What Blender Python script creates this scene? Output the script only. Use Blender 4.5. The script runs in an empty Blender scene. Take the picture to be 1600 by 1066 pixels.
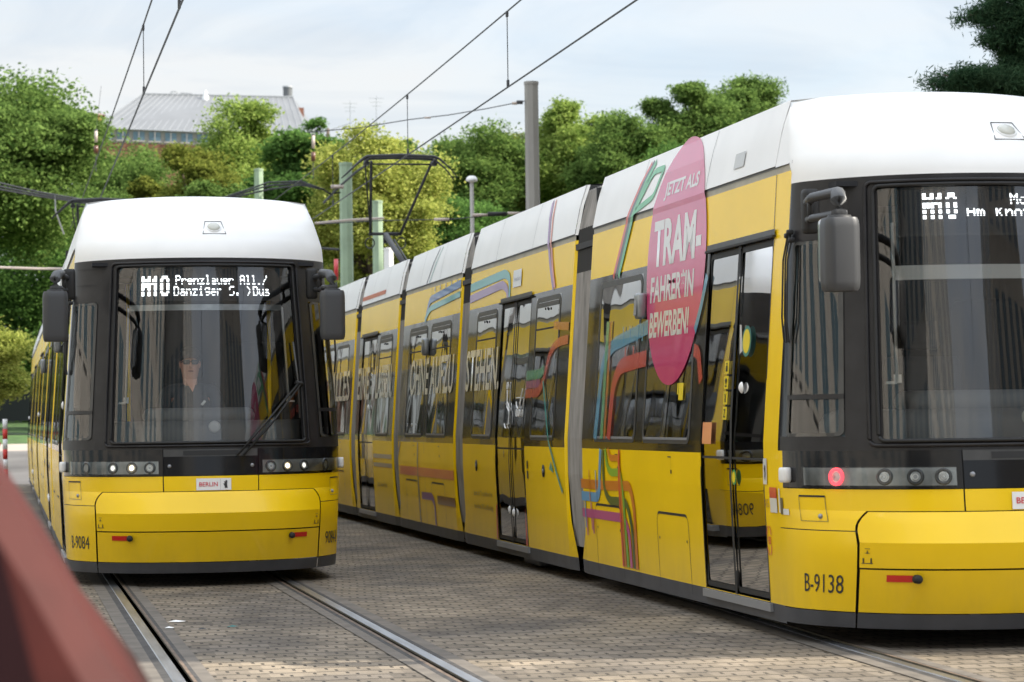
import bpy, bmesh, math, random
import numpy as np
from mathutils import Vector, Matrix
random.seed(7); rng = np.random.default_rng(7)
R = math.radians
sc = bpy.context.scene
col = sc.collection

# ------------------------------------------------------------------ camera
FPX, CAMH = 3950.0, 1.36            # focal length in photo pixels (1600 wide), eye height
def cam_basis(vx=8, vy=667, roll=0.8):
    d = Vector(((vx-800)/FPX, -(vy-533)/FPX, -1)).normalized()
    e = Vector((math.cos(R(roll)), math.sin(R(roll)), 0))
    z = e.cross(d).normalized()
    if z.y < 0: z = -z
    x = d.cross(z)
    return Matrix((x, d, z))         # rows: world axes in camera space = camera-to-world rotation
CM = cam_basis()
cd = bpy.data.cameras.new('camera'); cam = bpy.data.objects.new('camera', cd); col.objects.link(cam)
cam.matrix_world = Matrix.Translation((0, 0, CAMH)) @ CM.to_4x4()
cd.sensor_width = 36; cd.lens = FPX/1600*36; cd.clip_start = .1; cd.clip_end = 4000
cd.dof.use_dof = True; cd.dof.focus_distance = 19; cd.dof.aperture_fstop = 4.7
sc.camera = cam
def at(px, py, Y):
    """world point seen at a photo pixel at distance Y along the tracks"""
    r = CM @ Vector(((px-800)/FPX, -(py-533)/FPX, -1))
    t = Y/r.y
    return Vector((r.x*t, Y, CAMH+r.z*t))

# ------------------------------------------------------------------ world and sun
SUN_EL, SUN_DIR = R(40), Vector((.97, -.243, 0)).normalized()    # the sun stands to the right, a little behind the camera
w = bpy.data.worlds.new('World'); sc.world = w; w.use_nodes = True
nt = w.node_tree; nt.nodes.clear()
out = nt.nodes.new('ShaderNodeOutputWorld'); bg = nt.nodes.new('ShaderNodeBackground')
sky = nt.nodes.new('ShaderNodeTexSky'); sky.sky_type = 'NISHITA'; sky.sun_disc = False
sky.sun_elevation = SUN_EL; sky.sun_rotation = math.atan2(SUN_DIR.x, SUN_DIR.y)
sky.air_density = 1.0; sky.dust_density = 1.0; sky.ozone_density = 1.2
tc = nt.nodes.new('ShaderNodeTexCoord'); mp = nt.nodes.new('ShaderNodeMapping'); mp.inputs['Scale'].default_value = (1.3, 1.3, 5.5)
nz = nt.nodes.new('ShaderNodeTexNoise'); nz.inputs['Scale'].default_value = 2.2; nz.inputs['Detail'].default_value = 8; nz.inputs['Roughness'].default_value = .55
nz.inputs['Distortion'].default_value = .6
rp = nt.nodes.new('ShaderNodeValToRGB'); rp.color_ramp.elements[0].position = .3; rp.color_ramp.elements[1].position = .72
rp.color_ramp.elements[0].color = (.62, .62, .62, 1); rp.color_ramp.elements[1].color = (1, 1, 1, 1)
mx = nt.nodes.new('ShaderNodeMix'); mx.data_type = 'RGBA'
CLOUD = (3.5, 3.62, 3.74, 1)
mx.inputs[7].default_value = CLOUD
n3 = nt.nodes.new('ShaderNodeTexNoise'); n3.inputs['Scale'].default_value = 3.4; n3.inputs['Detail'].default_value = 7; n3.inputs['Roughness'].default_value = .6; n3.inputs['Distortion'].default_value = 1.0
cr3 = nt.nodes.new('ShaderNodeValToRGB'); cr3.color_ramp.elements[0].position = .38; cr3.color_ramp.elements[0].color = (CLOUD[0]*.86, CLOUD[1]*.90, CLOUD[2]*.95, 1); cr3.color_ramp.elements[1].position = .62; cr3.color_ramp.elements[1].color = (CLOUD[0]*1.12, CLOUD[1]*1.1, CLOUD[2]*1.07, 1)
nt.links.new(mp.outputs[0], n3.inputs[0]); nt.links.new(n3.outputs[0], cr3.inputs[0]); nt.links.new(cr3.outputs[0], mx.inputs[7])
nt.links.new(tc.outputs['Generated'], mp.inputs[0]); nt.links.new(mp.outputs[0], nz.inputs[0]); nt.links.new(nz.outputs[0], rp.inputs[0])
nt.links.new(rp.outputs[0], mx.inputs[0]); nt.links.new(sky.outputs[0], mx.inputs[6])
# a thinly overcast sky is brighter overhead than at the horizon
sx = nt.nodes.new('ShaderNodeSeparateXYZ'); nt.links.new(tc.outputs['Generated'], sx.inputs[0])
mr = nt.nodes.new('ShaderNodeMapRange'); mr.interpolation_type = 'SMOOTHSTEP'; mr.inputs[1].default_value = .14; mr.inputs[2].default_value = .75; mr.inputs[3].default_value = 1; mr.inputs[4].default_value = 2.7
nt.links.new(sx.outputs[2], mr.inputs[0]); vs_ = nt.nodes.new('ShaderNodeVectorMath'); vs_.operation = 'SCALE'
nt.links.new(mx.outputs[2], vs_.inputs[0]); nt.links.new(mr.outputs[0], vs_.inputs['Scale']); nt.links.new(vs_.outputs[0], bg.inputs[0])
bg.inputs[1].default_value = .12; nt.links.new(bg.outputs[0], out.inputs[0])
sl = bpy.data.lights.new('sun', 'SUN'); sl.energy = 5.0; sl.angle = R(.6); sl.color = (1, .93, .82)
so = bpy.data.objects.new('sun', sl); col.objects.link(so)
sd = (SUN_DIR*math.cos(SUN_EL) + Vector((0, 0, math.sin(SUN_EL))))
so.rotation_euler = (-sd).to_track_quat('-Z', 'Y').to_euler(); so.location = (20, -10, 30)
sc.view_settings.view_transform = 'Standard'; sc.view_settings.look = 'None'; sc.view_settings.gamma = 1
sc.view_settings.exposure = .95

# ------------------------------------------------------------------ materials
MATS = {}
def mat(name, c, rough=.5, metal=0, spec=.5, emit=None, es=0, noise=None, bump=None, coat=0, streak=None):
    """noise=(scale, amount): albedo mottling; bump=(scale, strength, distance)"""
    m = bpy.data.materials.new(name); m.use_nodes = True; t = m.node_tree; b = t.nodes['Principled BSDF']
    b.inputs['Base Color'].default_value = (*c, 1); b.inputs['Roughness'].default_value = rough
    b.inputs['Metallic'].default_value = metal; b.inputs['Specular IOR Level'].default_value = spec
    if coat: b.inputs['Coat Weight'].default_value = coat; b.inputs['Coat Roughness'].default_value = .03
    if emit: b.inputs['Emission Color'].default_value = (*emit, 1); b.inputs['Emission Strength'].default_value = es
    tcn = t.nodes.new('ShaderNodeTexCoord')
    if noise:
        n = t.nodes.new('ShaderNodeTexNoise'); n.inputs['Scale'].default_value = noise[0]; n.inputs['Detail'].default_value = 5
        mm = t.nodes.new('ShaderNodeMapping'); t.links.new(tcn.outputs['Object'], mm.inputs[0]); t.links.new(mm.outputs[0], n.inputs[0])
        if streak: mm.inputs['Scale'].default_value = streak
        x = t.nodes.new('ShaderNodeMix'); x.data_type = 'RGBA'
        a = noise[1]
        x.inputs[6].default_value = (*[v*(1-a) for v in c], 1); x.inputs[7].default_value = (*[min(1, v*(1+a)) for v in c], 1)
        r_ = t.nodes.new('ShaderNodeValToRGB'); r_.color_ramp.elements[0].position = .35; r_.color_ramp.elements[1].position = .65
        t.links.new(n.outputs[0], r_.inputs[0]); t.links.new(r_.outputs[0], x.inputs[0]); t.links.new(x.outputs[2], b.inputs['Base Color'])
    if bump:
        n = t.nodes.new('ShaderNodeTexNoise'); n.inputs['Scale'].default_value = bump[0]; n.inputs['Detail'].default_value = 2
        bm_ = t.nodes.new('ShaderNodeBump'); bm_.inputs['Strength'].default_value = bump[1]; bm_.inputs['Distance'].default_value = bump[2]
        t.links.new(tcn.outputs['Object'], n.inputs[0]); t.links.new(n.outputs[0], bm_.inputs['Height']); t.links.new(bm_.outputs[0], b.inputs['Normal'])
    MATS[name] = m; return m
def glass(name, tint, ior=1.6, wave=None):
    m = bpy.data.materials.new(name); m.use_nodes = True; t = m.node_tree; t.nodes.clear()
    o = t.nodes.new('ShaderNodeOutputMaterial'); mixs = t.nodes.new('ShaderNodeMixShader')
    tr = t.nodes.new('ShaderNodeBsdfTransparent'); tr.inputs[0].default_value = (*tint, 1)
    gl = t.nodes.new('ShaderNodeBsdfGlossy'); gl.inputs['Roughness'].default_value = .015
    fr = t.nodes.new('ShaderNodeFresnel'); fr.inputs[0].default_value = ior
    t.links.new(fr.outputs[0], mixs.inputs[0]); t.links.new(tr.outputs[0], mixs.inputs[1]); t.links.new(gl.outputs[0], mixs.inputs[2])
    if wave:
        tcn = t.nodes.new('ShaderNodeTexCoord'); mm = t.nodes.new('ShaderNodeMapping'); mm.inputs['Scale'].default_value = wave[3]
        n = t.nodes.new('ShaderNodeTexNoise'); n.inputs['Scale'].default_value = wave[0]; n.inputs['Detail'].default_value = 1
        bm_ = t.nodes.new('ShaderNodeBump'); bm_.inputs['Strength'].default_value = wave[1]; bm_.inputs['Distance'].default_value = wave[2]
        t.links.new(tcn.outputs['Object'], mm.inputs[0]); t.links.new(mm.outputs[0], n.inputs[0])
        t.links.new(n.outputs[0], bm_.inputs['Height']); t.links.new(bm_.outputs[0], gl.inputs['Normal'])
    t.links.new(mixs.outputs[0], o.inputs[0]); MATS[name] = m; return m
YEL = mat('tram yellow paint', (.93, .61, .004), .27, coat=.12, spec=.38, noise=(1.6, .035), bump=(1.1, .25, .012))
def grime(m, c=(.20, .15, .07), zt=.62, amt=.42):
    t = m.node_tree; b = t.nodes['Principled BSDF']; src = b.inputs['Base Color'].links[0].from_socket
    tcn = t.nodes.new('ShaderNodeTexCoord'); sp = t.nodes.new('ShaderNodeSeparateXYZ'); t.links.new(tcn.outputs['Object'], sp.inputs[0])
    mr = t.nodes.new('ShaderNodeMapRange'); mr.inputs[1].default_value = .15; mr.inputs[2].default_value = zt; mr.inputs[3].default_value = amt; mr.inputs[4].default_value = .03
    n = t.nodes.new('ShaderNodeTexNoise'); n.inputs['Scale'].default_value = 3; n.inputs['Detail'].default_value = 8; n.inputs['Roughness'].default_value = .65
    mm = t.nodes.new('ShaderNodeMapping'); mm.inputs['Scale'].default_value = (2, 2, .5); t.links.new(tcn.outputs['Object'], mm.inputs[0]); t.links.new(mm.outputs[0], n.inputs[0])
    mu = t.nodes.new('ShaderNodeMath'); mu.operation = 'MULTIPLY'; t.links.new(sp.outputs[2], mr.inputs[0]); t.links.new(mr.outputs[0], mu.inputs[0]); t.links.new(n.outputs[0], mu.inputs[1])
    x = t.nodes.new('ShaderNodeMix'); x.data_type = 'RGBA'; t.links.new(mu.outputs[0], x.inputs[0]); t.links.new(src, x.inputs[6]); x.inputs[7].default_value = (*c, 1); t.links.new(x.outputs[2], b.inputs['Base Color'])
grime(YEL)
WHT = mat('tram white paint', (.82, .82, .80), .35, spec=.4, noise=(2.0, .03))
CREAM = mat('cove cream', (.36, .34, .27), .45, noise=(6, .12))
BLK = mat('black gloss', (.010, .010, .011), .12, spec=.35, bump=(1.3, .25, .01))
BANDG = mat('window band glass black', (.03, .028, .022), .06, spec=.9, bump=(.9, .5, .012))
FRM = mat('dark frame', (.05, .05, .048), .42, noise=(9, .15))
FRM2 = mat('windshield frame', (.022, .021, .022), .38, spec=.3, noise=(7, .2))
RUB = mat('rubber black', (.012, .012, .012), .6)
SKIRT = mat('skirt grey', (.07, .072, .08), .5, spec=.3, noise=(5, .12))
STEP = mat('step rail grey', (.3, .31, .33), .35, metal=.4)
BEL = mat('bellows grey', (.27, .255, .235), .75, noise=(14, .25), streak=(1, 1, .15))
BELB = mat('bellows black', (.02, .02, .02), .6)
PLAS = mat('mirror plastic', (.05, .052, .055), .48, bump=(120, .12, .002))
LIN = mat('interior lining', (.16, .16, .155), .6)
INTD = mat('interior dark', (.03, .031, .034), .7, spec=.15)
DASH = mat('dash grey', (.17, .18, .19), .55)
STEEL = mat('rail steel', (.34, .35, .37), .33, metal=.9, noise=(3, .18), streak=(6, .5, 1))
GROOVE = mat('rail groove', (.075, .066, .045), .8, noise=(6, .3))
RUST = mat('rail side rusty', (.11, .075, .05), .75, noise=(7, .35), streak=(4, 1, 1))
TARS = mat('tar joint', (.035, .032, .03), .85, noise=(9, .4))
CONC = mat('track edge concrete', (.11, .095, .078), .85, noise=(5, .22))
PANM = mat('pantograph black', (.02, .02, .021), .5)
CABLE = mat('cable dark', (.05, .052, .055), .6)
GREENP = mat('pole green paint', (.3, .4, .27), .5, noise=(3, .1))
GREYP = mat('pole grey', (.28, .265, .235), .6, noise=(2, .12), streak=(1, 1, .2))
LAMPP = mat('lamp pole grey', (.5, .48, .45), .5)
WPL = mat('white plastic', (.8, .8, .78), .4)
SILV = mat('lamp housing silver', (.27, .285, .29), .28, metal=.5, noise=(10, .2))
LENS = mat('lamp lens', (.62, .64, .66), .12, metal=.4)
LENSR = mat('lamp bezel', (.1, .105, .11), .25, metal=.4)
LITW = mat('lit lamp white', (.9, .9, .85), .3, emit=(1, .98, .9), es=.55)
LITY = mat('lit lamp warm', (.9, .8, .6), .3, emit=(1, .78, .45), es=3)
LITR = mat('lit lamp red', (.8, .05, .05), .3, emit=(1, .05, .07), es=1.6)
LED = mat('display lamps', (.9, .9, .9), .4, emit=(.93, .96, 1), es=1.5)
REDR = mat('red reflector', (.55, .02, .012), .18)
DECK = {}
def film(name, c, rough=.3):
    if name not in DECK: DECK[name] = mat('film '+name, c, rough, coat=.5)
    return DECK[name]
def tfilm(name, c, a=.8):
    """a printed, see-through window film: part of the light passes"""
    if name in DECK: return DECK[name]
    m = mat('film '+name, c, .2, coat=.6); b = m.node_tree.nodes['Principled BSDF']; b.inputs['Alpha'].default_value = a
    DECK[name] = m; return m
G_SIDE = glass('side window glass', (.30, .31, .30), 1.62, (1.0, .35, .018, (1, 1.3, .5)))
G_DOOR = glass('door glass', (.10, .10, .10), 1.4, (1.0, .3, .015, (1, 1.3, .5)))
G_WS = glass('windshield glass', (.95, .97, .96), 1.9, (1.2, .12, .012, (1.6, 1, .5)))
G_HL = glass('headlight cover glass', (.9, .92, .92), 1.45)

# ------------------------------------------------------------------ mesh helpers
class MB:
    def __init__(s): s.v = []; s.f = []; s.m = []; s.mats = []; s.sm = []
    def mi(s, m):
        if m not in s.mats: s.mats.append(m)
        return s.mats.index(m)
    def add(s, vs, fs, m, smooth=False):
        o = len(s.v); s.v += [tuple(v) for v in vs]; k = s.mi(m)
        for f in fs: s.f.append(tuple(i+o for i in f)); s.m.append(k); s.sm.append(smooth)
        return s
    def box(s, c, d, m, rot=None):
        h = [x/2 for x in d]; vs = [Vector((x*h[0], y*h[1], z*h[2])) for x in (-1, 1) for y in (-1, 1) for z in (-1, 1)]
        if rot: vs = [rot @ v for v in vs]
        vs = [v+Vector(c) for v in vs]
        return s.add(vs, [(0, 1, 3, 2), (4, 6, 7, 5), (0, 4, 5, 1), (2, 3, 7, 6), (0, 2, 6, 4), (1, 5, 7, 3)], m)
    def rbox(s, c, d, m, r=.03, rot=None, seg=3):
        """rounded box: corners of the horizontal section rounded, top and bottom rims softened"""
        hx, hy, hz = [x/2 for x in d]; ring = []
        for cx, cy, a0 in ((1, 1, 0), (-1, 1, 90), (-1, -1, 180), (1, -1, 270)):
            for k in range(seg+1):
                a = R(a0+90*k/seg); ring.append((cx*(hx-r)+r*math.cos(a), cy*(hy-r)+r*math.sin(a)))
        n = len(ring); vs = []; lv = [(-hz, .72), (-hz+r*.3, .9), (-hz+r, 1), (hz-r, 1), (hz-r*.3, .93), (hz, .78)]
        for z, k in lv:
            for x, y in ring: vs.append(Vector((x*(1-(1-k)*.5 if hx > .08 else k), y*(1-(1-k)*.5 if hy > .08 else k), z)))
        if rot: vs = [rot @ v for v in vs]
        vs = [v+Vector(c) for v in vs]
        fs = [(i*n+j, i*n+(j+1) % n, (i+1)*n+(j+1) % n, (i+1)*n+j) for i in range(len(lv)-1) for j in range(n)]
        s.add(vs, fs, m, True); return s.add([vs[j] for j in range(n)], [tuple(range(n))[::-1]], m).add([vs[(len(lv)-1)*n+j] for j in range(n)], [tuple(range(n))], m)
    def tube(s, pts, r, m, n=8, cap=True, sq=False):
        pts = [Vector(p) for p in pts]; rs = r if isinstance(r, (list, tuple)) else [r]*len(pts); vs = []
        for i, p in enumerate(pts):
            t = (pts[min(i+1, len(pts)-1)]-pts[max(i-1, 0)]).normalized()
            up = Vector((0, 0, 1)) if abs(t.z) < .9 else Vector((0, 1, 0))
            a = t.cross(up).normalized(); b = a.cross(t)
            for k in range(n):
                an = 2*math.pi*(k+.5)/n; vs.append(p+(a*math.cos(an)+b*math.sin(an))*rs[i])
        fs = [(i*n+k, i*n+(k+1) % n, (i+1)*n+(k+1) % n, (i+1)*n+k) for i in range(len(pts)-1) for k in range(n)]
        if cap: fs += [tuple(range(n))[::-1], tuple((len(pts)-1)*n+k for k in range(n))]
        return s.add(vs, fs, m, n > 5)
    def patch(s, fn, u0, u1, v0, v1, nu, nv, m, smooth=True):
        g = lambda a, v: a(v) if callable(a) else a
        vs = []
        for j in range(nv+1):
            v = v0+(v1-v0)*j/nv; a, b = g(u0, v), g(u1, v)
            for i in range(nu+1): vs.append(fn(a+(b-a)*i/nu, v))
        return s.add(vs, [(j*(nu+1)+i, j*(nu+1)+i+1, (j+1)*(nu+1)+i+1, (j+1)*(nu+1)+i) for j in range(nv) for i in range(nu)], m, smooth)
    def lathe(s, prof, m, c=(0, 0, 0), rot=None, n=20, smooth=True):
        vs = [Vector((r_*math.cos(2*math.pi*k/n), r_*math.sin(2*math.pi*k/n), z)) for r_, z in prof for k in range(n)]
        if rot: vs = [rot @ v for v in vs]
        vs = [v+Vector(c) for v in vs]
        return s.add(vs, [(i*n+k, i*n+(k+1) % n, (i+1)*n+(k+1) % n, (i+1)*n+k) for i in range(len(prof)-1) for k in range(n)], m, smooth)
    def build(s, name, parent=None):
        me = bpy.data.meshes.new(name); me.from_pydata(s.v, [], s.f)
        for m in s.mats: me.materials.append(m)
        me.polygons.foreach_set('material_index', s.m); me.polygons.foreach_set('use_smooth', s.sm)
        me.update(); o = bpy.data.objects.new(name, me); col.objects.link(o)
        if parent: o.parent = parent
        return o
def tag(o, label=None, cat=None, group=None, kind=None):
    if label: o['label'] = label
    if cat: o['category'] = cat
    if group: o['group'] = group
    if kind: o['kind'] = kind
    return o
def thing(name, label, cat, loc=(0, 0, 0), group=None, rotz=0):
    o = bpy.data.objects.new(name, None); o.empty_display_size = .2; col.objects.link(o); o.location = loc; o.rotation_euler = (0, 0, rotz)
    return tag(o, label, cat, group)
def lerp(x, tab):
    if x <= tab[0][0]: return tab[0][1]
    for (a, b), (c, d) in zip(tab, tab[1:]):
        if x <= c: return b+(d-b)*(x-a)/(c-a)
    return tab[-1][1]

# ------------------------------------------------------------------ ground, rails
def paver_mat():
    m = bpy.data.materials.new('concrete pavers'); m.use_nodes = True; t = m.node_tree; b = t.nodes['Principled BSDF']
    N = t.nodes.new; Lk = t.links.new
    tcn = N('ShaderNodeTexCoord'); sep = N('ShaderNodeSeparateXYZ')
    # the laid rows wander a little
    dn = N('ShaderNodeTexNoise'); dn.inputs['Scale'].default_value = .45; dn.inputs['Detail'].default_value = 2
    dv = N('ShaderNodeVectorMath'); dv.operation = 'MULTIPLY_ADD'; dv.inputs[1].default_value = (.10, .22, 0)
    Lk(tcn.outputs['Object'], dn.inputs[0]); Lk(dn.outputs['Color'], dv.inputs[0]); Lk(tcn.outputs['Object'], dv.inputs[2]); Lk(dv.outputs[0], sep.inputs[0])
    def M(op, a, bb=None, c=None):
        n = N('ShaderNodeMath'); n.operation = op
        for i, q in enumerate((a, bb, c)):
            if q is None: continue
            if isinstance(q, (int, float)): n.inputs[i].default_value = q
            else: Lk(q, n.inputs[i])
        return n.outputs[0]
    RW, RH = .18, .235
    yy = M('DIVIDE', sep.outputs[1], RH); row = M('FLOOR', yy); fv = M('FRACT', yy)
    odd = M('MODULO', M('ABSOLUTE', row), 2)
    up = M('GREATER_THAN', fv, .5); jog = M('MULTIPLY_ADD', up, .26, -.13)
    xx = M('ADD', M('DIVIDE', sep.outputs[0], RW), M('MULTIPLY', odd, .5)); xj = M('ADD', xx, jog)
    fu = M('FRACT', xj)
    ju = M('MULTIPLY', M('LESS_THAN', M('ABSOLUTE', M('SUBTRACT', fu, .5)), .05), M('LESS_THAN', M('ABSOLUTE', M('SUBTRACT', fv, .5)), .33))
    jv = M('LESS_THAN', M('ABSOLUTE', M('SUBTRACT', fv, .5)), .43); jv = M('SUBTRACT', 1, jv)
    joint = M('MAXIMUM', ju, M('MULTIPLY', jv, .75))
    cid = N('ShaderNodeCombineXYZ'); Lk(M('FLOOR', xx), cid.inputs[0]); Lk(row, cid.inputs[1])
    wn = N('ShaderNodeTexWhiteNoise'); Lk(cid.outputs[0], wn.inputs[0])
    n1 = N('ShaderNodeTexNoise'); n1.inputs['Scale'].default_value = .8; n1.inputs['Detail'].default_value = 6; Lk(tcn.outputs['Object'], n1.inputs[0])
    n2 = N('ShaderNodeTexNoise'); n2.inputs['Scale'].default_value = 45; n2.inputs['Detail'].default_value = 4; Lk(tcn.outputs['Object'], n2.inputs[0])
    r1 = N('ShaderNodeValToRGB'); e = r1.color_ramp.elements; e[0].position = .36; e[0].color = (.115, .099, .082, 1); e[1].position = .64; e[1].color = (.21, .172, .125, 1)
    Lk(n1.outputs[0], r1.inputs[0])
    n5 = N('ShaderNodeTexNoise'); n5.inputs['Scale'].default_value = .33; n5.inputs['Detail'].default_value = 3; Lk(tcn.outputs['Object'], n5.inputs[0])
    st = N('ShaderNodeMapRange'); st.inputs[1].default_value = .52; st.inputs[2].default_value = .60; st.inputs[3].default_value = 1; st.inputs[4].default_value = .84; Lk(n5.outputs[0], st.inputs[0])
    vv = M('MULTIPLY', M('MULTIPLY_ADD', wn.outputs[0], .5, .80), st.outputs[0]); vv = M('MULTIPLY', vv, M('MULTIPLY_ADD', n2.outputs[0], .5, .75))
    hs = N('ShaderNodeVectorMath'); hs.operation = 'SCALE'; Lk(r1.outputs[0], hs.inputs[0]); Lk(vv, hs.inputs['Scale'])
    mm = N('ShaderNodeMix'); mm.data_type = 'RGBA'; Lk(joint, mm.inputs[0]); Lk(hs.outputs[0], mm.inputs[6]); mm.inputs[7].default_value = (.022, .019, .015, 1)
    Lk(mm.outputs[2], b.inputs['Base Color']); b.inputs['Roughness'].default_value = .85; b.inputs['Specular IOR Level'].default_value = .25
    bp = N('ShaderNodeBump'); bp.inputs['Strength'].default_value = .6; bp.inputs['Distance'].default_value = .006
    Lk(M('SUBTRACT', n2.outputs[0], M('MULTIPLY', joint, 1.5)), bp.inputs['Height']); Lk(bp.outputs[0], b.inputs['Normal'])
    return m
def gz(x, y):
    """terrain height: flat square, then a low rise behind it"""
    return lerp(y, [(61, 0), (76, 1.0), (95, 1.7), (140, 2.0)])
b = MB(); ys = [-120, -60, -20, 0, 8, 14, 20, 30, 45, 61]; xs = [-120, -40, -12, -4, 0, 4, 8, 12, 20, 40, 120]
b.add([(x, y, 0) for y in ys for x in xs], [(j*11+i, j*11+i+1, (j+1)*11+i+1, (j+1)*11+i) for j in range(9) for i in range(10)], paver_mat())
tag(b.build('ground'), kind='structure')
GRAVEL = mat('far paving', (.3, .26, .22), .9, noise=(.6, .15)); GRASS = mat('grass bank', (.045, .095, .018), .9, noise=(2, .35))
b = MB(); b.patch(lambda u, v: (u, v, gz(u, v)-.004), -120, 160, 61, 74, 20, 10, GRAVEL); tag(b.build('pavement'), kind='structure')
b = MB(); b.patch(lambda u, v: (u, v, gz(u, v)-.004), -400, 500, 74, 140, 20, 12, GRASS)
b.patch(lambda u, v: (u, v, 2.0-.004), -1500, 1800, 140, 2500, 6, 6, GRASS); tag(b.build('terrain'), kind='structure')

def track_x(tr, y):
    if tr == 'L': return 1.63
    return 5.8-.27*max(0, min(1, (22-y)/8))**1.5-.35*max(0, min(1, (14-y)/12))
def rail(tr, side):
    b = MB(); yl = [-40, -20, -5, 0, 3, 6, 8, 10, 12, 13, 14, 15, 16, 17, 18, 19, 20, 21, 22, 25, 30, 40, 50, 61]
    s = side          # +1: right rail of the track
    prof = [(-.17, .0055, CONC), (-.095, .0065, TARS), (-.068, .011, RUST), (-.048, .012, GROOVE), (-.047, -.0, GROOVE), (-.012, .0, GROOVE), (-.010, .012, STEEL), (.052, .013, STEEL), (.056, .009, TARS), (.10, .006, CONC), (.19, .005, CONC)]
    for (o0, z0, m), (o1, z1, _) in zip(prof, prof[1:]):
        vs = []; 
        for y in yl:
            cx = track_x(tr, y)+s*.72; vs += [(cx+s*o0, y, z0), (cx+s*o1, y, z1)]
        f = [(2*i, 2*i+1, 2*i+3, 2*i+2) if s > 0 else (2*i+1, 2*i, 2*i+2, 2*i+3) for i in range(len(yl)-1)]
        b.add(vs, f, m)
    return b.build('tram_rail')
for tr, nm in (('L', 'left'), ('R', 'right')):
    for s, sn in ((-1, 'left'), (1, 'right')):
        tag(rail(tr, s), f'{sn} grooved steel rail of the {nm} tram track, set in the pavers', 'rail', 'grooved rails set in the paving')
# small litter between the rails
def litter(px, py, L, Wd, m, label, a):
    r = CM @ Vector(((px-800)/FPX, -(py-533)/FPX, -1)); t = -CAMH/r.z; x, y = r.x*t, r.y*t
    b = MB(); pts = []
    n = 9; rr = random.Random(px)
    for i in range(n):
        an = 2*math.pi*i/n; k = .7+.5*rr.random(); pts.append((L/2*math.cos(an)*k, Wd/2*math.sin(an)*k))
    vs = [(p[0], p[1], .006+.004*rr.random()) for p in pts]+[(0, 0, .018)]
    b.add(vs, [(i, (i+1) % n, n) for i in range(n)], m); o = b.build('litter'); o.location = (x, y, 0); o.rotation_euler = (0, 0, a)
    tag(o, label, 'litter', 'scraps of litter between the rails')
litter(275, 973, .13, .05, WPL, 'flat white scrap of litter on the pavers between the left rails', .1)
litter(264, 983, .08, .04, WPL, 'small crumpled pale scrap just nearer than the white scrap', .6)
litter(317, 985, .06, .05, RUB, 'small black lump of litter right of the white scrap', 0)
litter(363, 981, .08, .03, mat('teal scrap', (.0, .12, .11), .5), 'tiny teal scrap of litter on the pavers', .2)

# ------------------------------------------------------------------ tram surfaces (local: x across, y back from the nose, z up)
WT = [(.1, 1.16), (.21, 1.17), (.9, 1.2), (1.2, 1.2), (2.86, 1.08), (2.9, 1.083), (3.15, 1.03), (3.33, .97)]
W = lambda z: lerp(z, WT)
FP = [(.1, .17), (.21, .12), (.47, .035), (.62, .0), (.79, .09), (.80, .11), (.93, .12), (1.1, .14), (1.17, .15), (2.65, .40), (2.78, .41), (2.84, .425), (2.92, .47), (3.02, .56), (3.13, .70), (3.22, .86), (3.29, 1.02), (3.33, 1.16)]
TH = [math.pi/2*i/400 for i in range(401)]
XS = [math.sin(t)**.4 for t in TH]; YS = [1-math.cos(t) for t in TH]
S_ = [0]
for i in range(400): S_.append(S_[-1]+math.hypot((XS[i+1]-XS[i])*1.2, (YS[i+1]-YS[i])*.85+.05*(XS[i+1]**2-XS[i]**2)))
HALF = S_[-1]; S_ = [s/HALF for s in S_]
TX = list(zip(S_, XS)); TY = list(zip(S_, YS))
def nose_raw(q, z):
    a = min(abs(q), 1); xn = float(np.interp(a, S_, XS)); yn = float(np.interp(a, S_, YS)); F0 = lerp(z, FP)
    yend = .9+.35*max(0, min(1, (z-2.84)/.49))
    y = F0+(yend-F0)*yn+.42*(xn*xn-.62)*(1-yn)
    return Vector((math.copysign(xn*W(z), q), y, z))
def nose(q, z, off=0):
    p = nose_raw(q, z)
    if off:
        e = .004; a = nose_raw(min(q+e, 1), z)-nose_raw(max(q-e, -1), z)
        b_ = nose_raw(q, min(z+e, 3.33))-nose_raw(q, z-e); n = a.cross(b_).normalized()
        if n.y > .3 and abs(q) < .9: n = -n
        p = p+n*off
    return p
def side(y, z, s=-1, off=0): return Vector((s*(W(z)+off), y, z))
def nfn(off=0): return lambda u, v: nose(u, v, off)
def sfn(s=-1, off=0): return lambda u, v: side(u, v, s, off)

# modules: (y0, y1, windows [(a,b)], doors [(a,b)])
MODS = [
 (.90, 6.22, [(2.92, 4.24), (4.46, 5.82)], [(1.20, 2.64)]),
 (6.88, 11.70, [(7.30, 8.32), (10.14, 11.22)], [(8.56, 9.94)]),
 (12.25, 16.05, [(12.72, 14.03), (14.27, 15.55)], []),
 (16.55, 19.85, [(16.9, 17.98)], [(18.2, 19.55)]),
 (20.40, 24.2, [(20.9, 22.2), (22.45, 23.75)], []),
 (24.75, 29.55, [(25.2, 26.2), (28.1, 29.1)], [(26.45, 27.85)]),
 (30.1, 36.9, [(30.5, 31.85), (32.1, 33.45)], [(33.75, 35.15)])]
WZ0, WZ1, DZ0, DZ1 = 1.18, 2.44, .215, 2.47

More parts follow.
